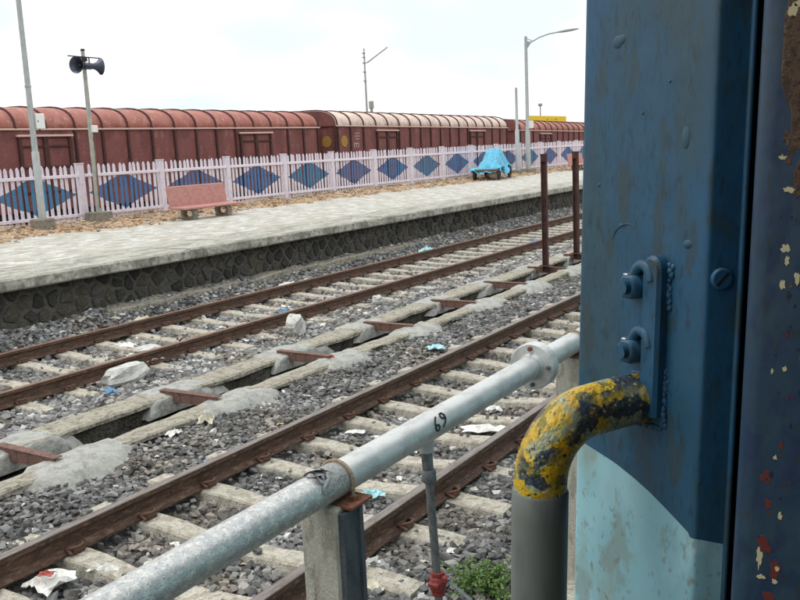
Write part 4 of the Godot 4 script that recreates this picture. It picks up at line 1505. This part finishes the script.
	# grab rail: foot on the panel, bend, vertical grip, lower bend back to the panel
	var ua := .0635
	var att := func(s: float, y: float) -> Vector3: return on.call(ua, y, s)
	var R := .0182
	m = MB.new()
	var pts := [att.call(-.004, 2.108), att.call(.02, 2.1085), att.call(.038, 2.1075)]
	for i in 11:
		var a := PI / 2 * i / 10.0
		pts.append(att.call(.0475 + sin(a) * .0435, 2.0635 + cos(a) * .0435))
	pts.append(att.call(.0912, 2.05))
	m.tube(pts, R, 28)
	var grab := put("grab_rail", m.commit(M.grip_paint), t, off)
	m = MB.new()
	pts = [att.call(.0912, 2.0585), att.call(.0912, 2.057), att.call(.0912, 2.04), att.call(.0912, 1.2)]
	for i in range(1, 9):
		var a := PI / 2 * i / 8.0
		pts.append(att.call(.0462 + cos(a) * .045, 1.2 - sin(a) * .045))
	pts.append(att.call(-.004, 1.155))
	var rr := [R + .0003, R + .0012, R + .0012]
	while rr.size() < pts.size(): rr.append(R + .0012)
	m.tube(pts, rr, 28)
	put("grip_sleeve", m.commit(M.grip_sleeve), grab)
	# fixing strap with a rounded head, hexagon bolts and weld beads
	m = MB.new()
	rings = []
	for d in [-.001, .007, .0095]:
		o = PackedVector3Array()
		var k := .0085 if d < .009 else .0062
		for i in 13:
			var a := PI * i / 12.0
			o.append(on.call(.0495 + cos(a) * k, 2.2035 + sin(a) * (k + .002), d))
		o.append(on.call(.0495 - k, 2.10, d)); o.append(on.call(.0495 + k, 2.10, d))
		rings.append(o)
	m.skin(rings, true, true, true, -1)
	put("fixing_strap", m.commit(M.coach_blue), grab)
	for q in [[.0662, 2.1905], [.0662, 2.1440]]:
		m = MB.new()
		var c: Vector3 = on.call(q[0], q[1], 0)
		m.tube([c, c + n3 * .0135, c + n3 * .015], [.0095, .0095, .0075], 6)
		m.cyl(c, c + n3 * .0195, .005, 10)
		m.cyl(c - n3 * .001, c + n3 * .003, .0125, 16)
		var bolt := put("bolt", m.commit(M.coach_blue), grab)
		m = MB.new()
		m.ball(on.call(q[0] + .0035, q[1] + .0082, .011), Vector3(.0036, .0011, .003), 8, pb)  # bright sliver added as the highlight on the nut
		put("bolt_glint", m.commit(M.glint_steel), bolt)
		m = MB.new()
		var ear := []
		for i in 9:
			var a := lerpf(.15, PI * .95, i / 8.0)
			ear.append(on.call(q[0] - .0085 + cos(a) * -.0085 * -1.0, q[1] + .004 + sin(a) * .012, .0075))
		m.tube(ear, .0042, 8)
		put("bracket_ear", m.commit(M.coach_blue), bolt)
	m = MB.new()
	var wr := RandomNumberGenerator.new()
	wr.seed = 7
	var bead := func(from_u: float, from_y: float, to_u: float, to_y: float, w: float) -> void:
		var count := int(Vector2(to_u - from_u, to_y - from_y).length() / .0013) + 2
		for i in count:
			var k := float(i) / (count - 1)
			var size := w * wr.randf_range(.45, .8)
			m.ball(on.call(lerpf(from_u, to_u, k) + wr.randf_range(-.0014, .0014), lerpf(from_y, to_y, k), wr.randf_range(-.0005, .0008)), Vector3(size, size * wr.randf_range(.7, 1.2), size * .7), 8, pb * Basis(Vector3(0, 0, 1), wr.randf() * 3.0))
	bead.call(.040, 2.2075, .0405, 2.178, .0040)
	bead.call(.0405, 2.133, .0405, 2.118, .0034)
	bead.call(.043, 2.124, .0415, 2.094, .0052)
	bead.call(.072, 2.125, .05, 2.129, .0036)
	bead.call(.0455, 2.0905, .066, 2.0885, .0036)
	put("weld_bead", m.commit(M.coach_blue), grab)
	# the rest of the body: roof, floor, vestibule walls, outer walls behind the doorway
	m = MB.new()
	m.bx(Vector3(1.3, 1.2, -6.5), Vector3(2.9, .1, 22), 0)
	put("floor", m.commit(M.vestibule), t, off)
	m = MB.new()
	var rp := PackedVector2Array()
	for i in 13:
		var a := PI * i / 12.0
		rp.append(Vector2(1.3 + cos(a) * 1.56, 3.3 + sin(a) * .55))
	m.along_z(rp, [4.5, -17.5], func(v: Vector3) -> Vector3: return v, 1)
	put("roof", m.commit(M.galvanised_old), t, off)
	m = MB.new()
	m.bx(Vector3(1.75, 2.28, -.64), Vector3(2.3, 2.1, .05), 0)
	m.bx(Vector3(1.3, 2.28, 1.0), Vector3(2.9, 2.1, .05), 0)
	m.bx(Vector3(2.82, 2.28, -6.5), Vector3(.05, 2.1, 22), 0)
	put("vestibule_wall", m.commit(M.vestibule), t, off)
	m = MB.new()
	m.bx(Vector3(-.215, 2.03, 2.45), Vector3(.05, 2.65, 4.1), .004)
	m.bx(Vector3(-.19, 3.2, -.1), Vector3(.05, .3, 1.0), .004)
	put("side_wall", m.commit(M.coach_blue), t, off)

# ---------------------------------------------------------------- small things on the ballast
func crumple(seed_: int, size: Vector3, mat: Material) -> ArrayMesh:
	var f := noise(seed_, 1.0, 3)
	var m := MB.new()
	var n := 7
	var at := func(i: int, j: int, d: float) -> Vector3:
		var u := float(i) / n * 2 - 1
		var v := float(j) / n * 2 - 1
		var r := 1.0 + f.get_noise_2d(u * .9 + 5, v * .9) * .4
		var h := absf(f.get_noise_2d(u * 1.9, v * 1.9 + 9)) * 2.2 * (1.0 - .5 * (u * u + v * v))
		return Vector3(u * size.x * .5 * r, h * size.y + d, v * size.z * .5 * r)
	for i in n:
		for j in n:
			m.quad(at.call(i, j + 1, .0), at.call(i + 1, j + 1, .0), at.call(i + 1, j, .0), at.call(i, j, .0))
			m.quad(at.call(i, j, -.003), at.call(i + 1, j, -.003), at.call(i + 1, j + 1, -.003), at.call(i, j + 1, -.003))
	return m.commit(mat)

func lump(seed_: int, s: Vector3, mat: Material) -> ArrayMesh:
	var f := noise(seed_, .7, 3)
	var m := MB.new()
	var rings := []
	var n := 12
	for i in range(1, 8):
		var a := PI * i / 8
		var o := PackedVector3Array()
		for j in n:
			var th := TAU * j / n
			var d := Vector3(sin(a) * cos(th), -cos(a), -sin(a) * sin(th))
			var c: float = maxf(absf(d.x), maxf(absf(d.y), absf(d.z)))
			d = d.lerp(d / c, .62) * (1.0 + f.get_noise_3dv(d * 1.3) * .32)
			o.append(d * s * .5)
		rings.append(o)
	m.skin(rings, true, true, true, -1)
	return m.commit(mat)

func litter() -> void:
	var o := put("broken_slab", lump(3, Vector3(.36, .22, .50), M.broken_slab), null, Vector3(-7.93, -.11, -6.72))
	o.rotation = Vector3(.05, -.25, .12)
	tag(o, "large broken white concrete lump lying against the far track's near rail", "concrete lump")
	o = put("boulder", lump(9, Vector3(.24, .30, .30), M.broken_slab), null, Vector3(-7.68, -.08, -9.55))
	o.rotation = Vector3(.4, .6, .2)
	tag(o, "pale grey boulder on the ballast between drain and far track", "stone")
	o = put("rubble_slab", lump(14, Vector3(.26, .07, .35), M.broken_slab), null, Vector3(-8.95, -.17, -8.0))
	tag(o, "flat whitish stone lying between the far track's rails", "stone")
	o = put("pale_stone", lump(15, Vector3(.16, .13, .18), M.broken_slab), null, Vector3(-7.85, -.11, -11.9))
	tag(o, "small whitish stone beside the far track, beyond the boulder", "stone")
	var items := [
		[Vector3(-8.33, -.14, -7.45), Vector3(.26, .07, .22), "paper_yellow", "crumpled cream paper beside the far rail, behind the broken lump", "paper"],
		[Vector3(-4.53, -.2, -3.12), Vector3(.24, .06, .24), "plastic_white", "torn white plastic bag with red print by the near rail", "plastic bag"],
		[Vector3(-4.36, -.2, -3.38), Vector3(.2, .05, .07), "plastic_white", "strip of dirty white plastic inside the near rail", "plastic strip"],
		[Vector3(-4.45, -.2, -6.28), Vector3(.17, .02, .09), "plastic_white", "flat white wrapper between sleepers inside the near rail", "wrapper"],
		[Vector3(-3.5, -.2, -5.1), Vector3(.16, .05, .12), "plastic_cyan", "pale cyan wrapper between the rails behind the support post", "wrapper"],
		[Vector3(-2.9, -.19, -4.15), Vector3(.2, .04, .1), "plastic_white", "white tissue beside the near track's right rail", "tissue"],
		[Vector3(-2.72, -.19, -3.97), Vector3(.15, .04, .12), "paper_yellow", "pale torn paper below the white tissue by the support post", "paper"],
		[Vector3(-5.32, -.15, -9.3), Vector3(.22, .06, .16), "plastic_cyan", "pale blue plastic scrap outside the near rail", "plastic scrap"],
		[Vector3(-8.97, -.2, -10.9), Vector3(.3, .08, .2), "plastic_blue", "bright blue plastic scrap on a far track sleeper", "plastic scrap"],
		[Vector3(-5.78, -.12, -5.78), Vector3(.15, .08, .17), "paper_yellow", "heap of pale food waste against the near drain kerb", "waste heap"],
		[Vector3(-5.8, -.12, -5.38), Vector3(.14, .04, .1), "plastic_white", "white crumpled scrap close to the near drain kerb", "scrap"],
		[Vector3(-6.02, -.09, -8.05), Vector3(.14, .09, .12), "print_red", "red crumpled packet on the near drain kerb", "packet"],
		[Vector3(-6.0, -.11, -7.9), Vector3(.24, .05, .14), "paper_yellow", "pale paper scrap beside the red packet", "paper"],
		[Vector3(-3.42, -.2, -6.8), Vector3(.4, .05, .2), "plastic_white", "long white plastic litter between the near rails, above the number", "plastic litter"],
		[Vector3(-3.62, -.2, -7.4), Vector3(.14, .04, .1), "plastic_white", "small white scrap between sleepers left of the flange", "plastic scrap"],
		[Vector3(-3.9, -.2, -8.6), Vector3(.2, .07, .14), "plastic_white", "white crumpled plastic between the rails above the flange", "plastic litter"],
		[Vector3(-8.75, -.2, -20.6), Vector3(.3, .14, .3), "plastic_blue", "dark blue bundle on the far track beside the right steel post", "bundle"],
		[Vector3(-10.3, -.08, -17.8), Vector3(.4, .1, .3), "plastic_cyan", "light blue plastic bag at the foot of the platform wall", "plastic bag"],
		[Vector3(-10.35, -.1, -12.75), Vector3(.35, .05, .2), "plastic_white", "pale flat litter between the platform wall and far rail", "litter"],
		[Vector3(-9.5, -.2, -8.1), Vector3(.3, .06, .18), "plastic_white", "whitish plastic litter near the far rail's inner side", "plastic litter"],
		[Vector3(-10.3, -.09, -9.2), Vector3(.3, .06, .18), "paper_yellow", "yellowish paper on the ballast below the platform wall", "paper"],
		[Vector3(-7.45, -.1, -6.1), Vector3(.18, .05, .12), "plastic_blue", "faded blue scrap against the far track's near rail", "plastic scrap"],
	]
	for i in items.size():
		var q = items[i]
		o = put("litter_" + String(q[4]).replace(" ", "_"), crumple(200 + i, q[1], M[q[2]]), null, q[0])
		o.rotation.y = rng.randf_range(0, 6)
		tag(o, q[3], q[4])
	var pr := put("red_print", crumple(260, Vector3(.09, .02, .06), M.print_red), get_node("litter_plastic_bag"), Vector3(.02, .075, .04))
	pr.rotation.y = .4
	# scraps too small and many to tell apart
	var root := thing("litter_scraps", "tiny scraps of white and coloured litter scattered over the ballast", "litter")
	root.set_meta("kind", "stuff")
	for k in 3:
		var mm := MultiMesh.new()
		mm.transform_format = MultiMesh.TRANSFORM_3D
		mm.use_colors = true
		mm.mesh = crumple(300 + k, Vector3(1, .22, .8), M.stone)
		var at := []
		var tint := []
		for i in 260:
			var x := rng.randf_range(-10.8, -2.2)
			if x < -5.8 and x > -7.0: continue
			var z := x * rng.randf_range(.6, 2.8)
			var s := rng.randf_range(.02, .07) * (1.4 if x < -7 else 1.0)
			if x < -10: s *= 1.3
			at.append(Transform3D(Basis.from_euler(Vector3(rng.randf_range(-.4, .4), rng.randf() * 6, rng.randf_range(-.4, .4))).scaled(Vector3.ONE * s), Vector3(x, bed(x, z) + .022, z)))
			var c: Color = [Color(.72, .72, .7), Color(.6, .57, .5), Color(.75, .74, .72), Color(.3, .45, .6), Color(.55, .42, .28)][[0, 1, 2, 0, 2, 1, 0, 3, 4][rng.randi() % 9]]
			tint.append(c)
		mm.instance_count = at.size()
		for i in at.size():
			mm.set_instance_transform(i, at[i]); mm.set_instance_color(i, tint[i])
		var mi := MultiMeshInstance3D.new()
		mi.name = "scraps" if k == 0 else "scraps_%03d" % k
		mi.multimesh = mm
		mi.set_meta("kind", "stuff")
		root.add_child(mi, true)

func weed(at: Vector3, r: float, h: float, leaves: int, label: String, seed_: int) -> void:
	var rr := RandomNumberGenerator.new()
	rr.seed = seed_
	var t := thing("weed", label, "plant", at)
	var st := MB.new()
	var lf := MB.new()
	st.color = Color(.09, .13, .04)
	var stems := int(leaves / 16.0)
	for i in stems:
		var a := rr.randf() * TAU
		var d := sqrt(rr.randf()) * r
		var tip := Vector3(cos(a) * d, h * rr.randf_range(.45, 1.0) * (1.0 - .4 * d / r), sin(a) * d)
		var mid := tip * .5 + Vector3(0, h * .15, 0)
		st.tube([Vector3(tip.x * .2, -.03, tip.z * .2), mid, tip], [.003, .0025, .0015], 4)
		for j in 16:
			var u := rr.randf_range(.3, 1.08)
			var p := Vector3(tip.x * .2, 0, tip.z * .2).lerp(mid, minf(u * 2, 1.0)).lerp(tip, clampf(u * 2 - 1, 0, 1.1))
			p += Vector3(rr.randf_range(-1, 1), rr.randf_range(-.6, .6), rr.randf_range(-1, 1)) * .022
			var b := Basis.from_euler(Vector3(rr.randf_range(-.9, .9), rr.randf() * TAU, rr.randf_range(-.9, .9)))
			var l := rr.randf_range(.012, .026)
			var w := l * .42
			var g := rr.randf_range(.7, 1.35)
			lf.color = Color(.10 * g, .20 * g, .045 * g).lerp(Color(.19, .24, .07), rr.randf() * .5)
			var base := p
			var left := p + b * Vector3(-w, .002, l * .5)
			var right := p + b * Vector3(w, .002, l * .5)
			var end := p + b * Vector3(0, -.002, l)
			var rib := p + b * Vector3(0, -.003, l * .5)
			lf.tri(base, rib, left); lf.tri(left, rib, end); lf.tri(base, right, rib); lf.tri(rib, right, end)
	put("stems", st.commit(M.leaf), t)
	var leaf_mesh := put("leaves", lf.commit(M.leaf), t)
	leaf_mesh.set_meta("kind", "stuff")

# ---------------------------------------------------------------- the scene
func _ready() -> void:
	rng.seed = 20240
	var cam := Camera3D.new()
	cam.name = "camera"
	add_child(cam)
	cam.position = EYE
	var yaw := Basis(Vector3.UP, deg_to_rad(31.9416))
	cam.basis = yaw * Basis(Vector3.RIGHT, deg_to_rad(-9.6794)) * Basis(Vector3(0, 0, 1), deg_to_rad(-2.6469))
	cam.fov = 37.289
	cam.near = .03
	cam.far = 1500.0
	cam.current = true
	var env := Environment.new()
	env.background_mode = Environment.BG_SKY
	var sky := Sky.new()
	var sm := PanoramaSkyMaterial.new()
	sm.panorama = sky_picture()
	sky.sky_material = sm
	env.sky = sky
	env.background_energy_multiplier = 1.0
	env.tonemap_mode = Environment.TONE_MAPPER_LINEAR
	env.tonemap_exposure = 1.0
	env.sdfgi_enabled = true
	env.ssao_enabled = true
	env.ssil_enabled = true
	var we := WorldEnvironment.new()
	we.name = "world"
	we.environment = env
	add_child(we)
	var sun := DirectionalLight3D.new()
	sun.name = "sun"
	add_child(sun)
	sun.light_color = Color(1.0, .97, .92)
	sun.light_energy = .35
	sun.light_angular_distance = 14.0
	sun.shadow_enabled = true
	sun.look_at_from_position(Vector3(-5, 14, 3), Vector3.ZERO)
	materials()
	M["rusty_clip"] = plain("rusty_clip", rgb(92, 66, 54), .85, .05)
	# the ground to the horizon
	var m := MB.new()
	m.quad(Vector3(-500, -.62, 500), Vector3(500, -.62, 500), Vector3(500, -.62, -700), Vector3(-500, -.62, -700))
	tag(put("ground", m.commit(M.earth)), "", "", "", "structure")
	m = MB.new()
	m.bx(Vector3(-27.5, -.4, -50), Vector3(16, .5, 150), .0)
	tag(put("yard_ground", m.commit(M.ballast_bed)), "", "", "", "structure")
	ballast()
	track(TRACK_A, 2.0, -40.0, -1.57, M.rail_head, "near railway track with rusty rails on concrete sleepers, beside the pipe")
	track(TRACK_B, 0.0, -64.0, -3.1, M.rail_head_rusty, "far railway track with rusty rails beside the platform wall")
	drain()
	platform()
	fence()
	wagons()
	bench(Vector3(-16.25, DECK, -15.62), "pinkish terrazzo bench on concrete pedestals by the speaker pole")
	bench(Vector3(-16.3, DECK, -42.6), "far pinkish bench half hidden behind the steel posts")
	lamp_posts()
	cart()
	water_pipe()
	coach()
	litter()
	weed(Vector3(-2.19, -.27, -4.26), .25, .22, 1300, "low green weed growing in ballast beside the red valve", 5)
	weed(Vector3(-7.25, -.14, -11.6), .12, .05, 90, "tiny green weed on the ballast between drain and far track", 6)
	weed(Vector3(-5.72, -.12, -14.9), .14, .05, 80, "small patch of weed beside the near kerb, by the coach edge", 8)
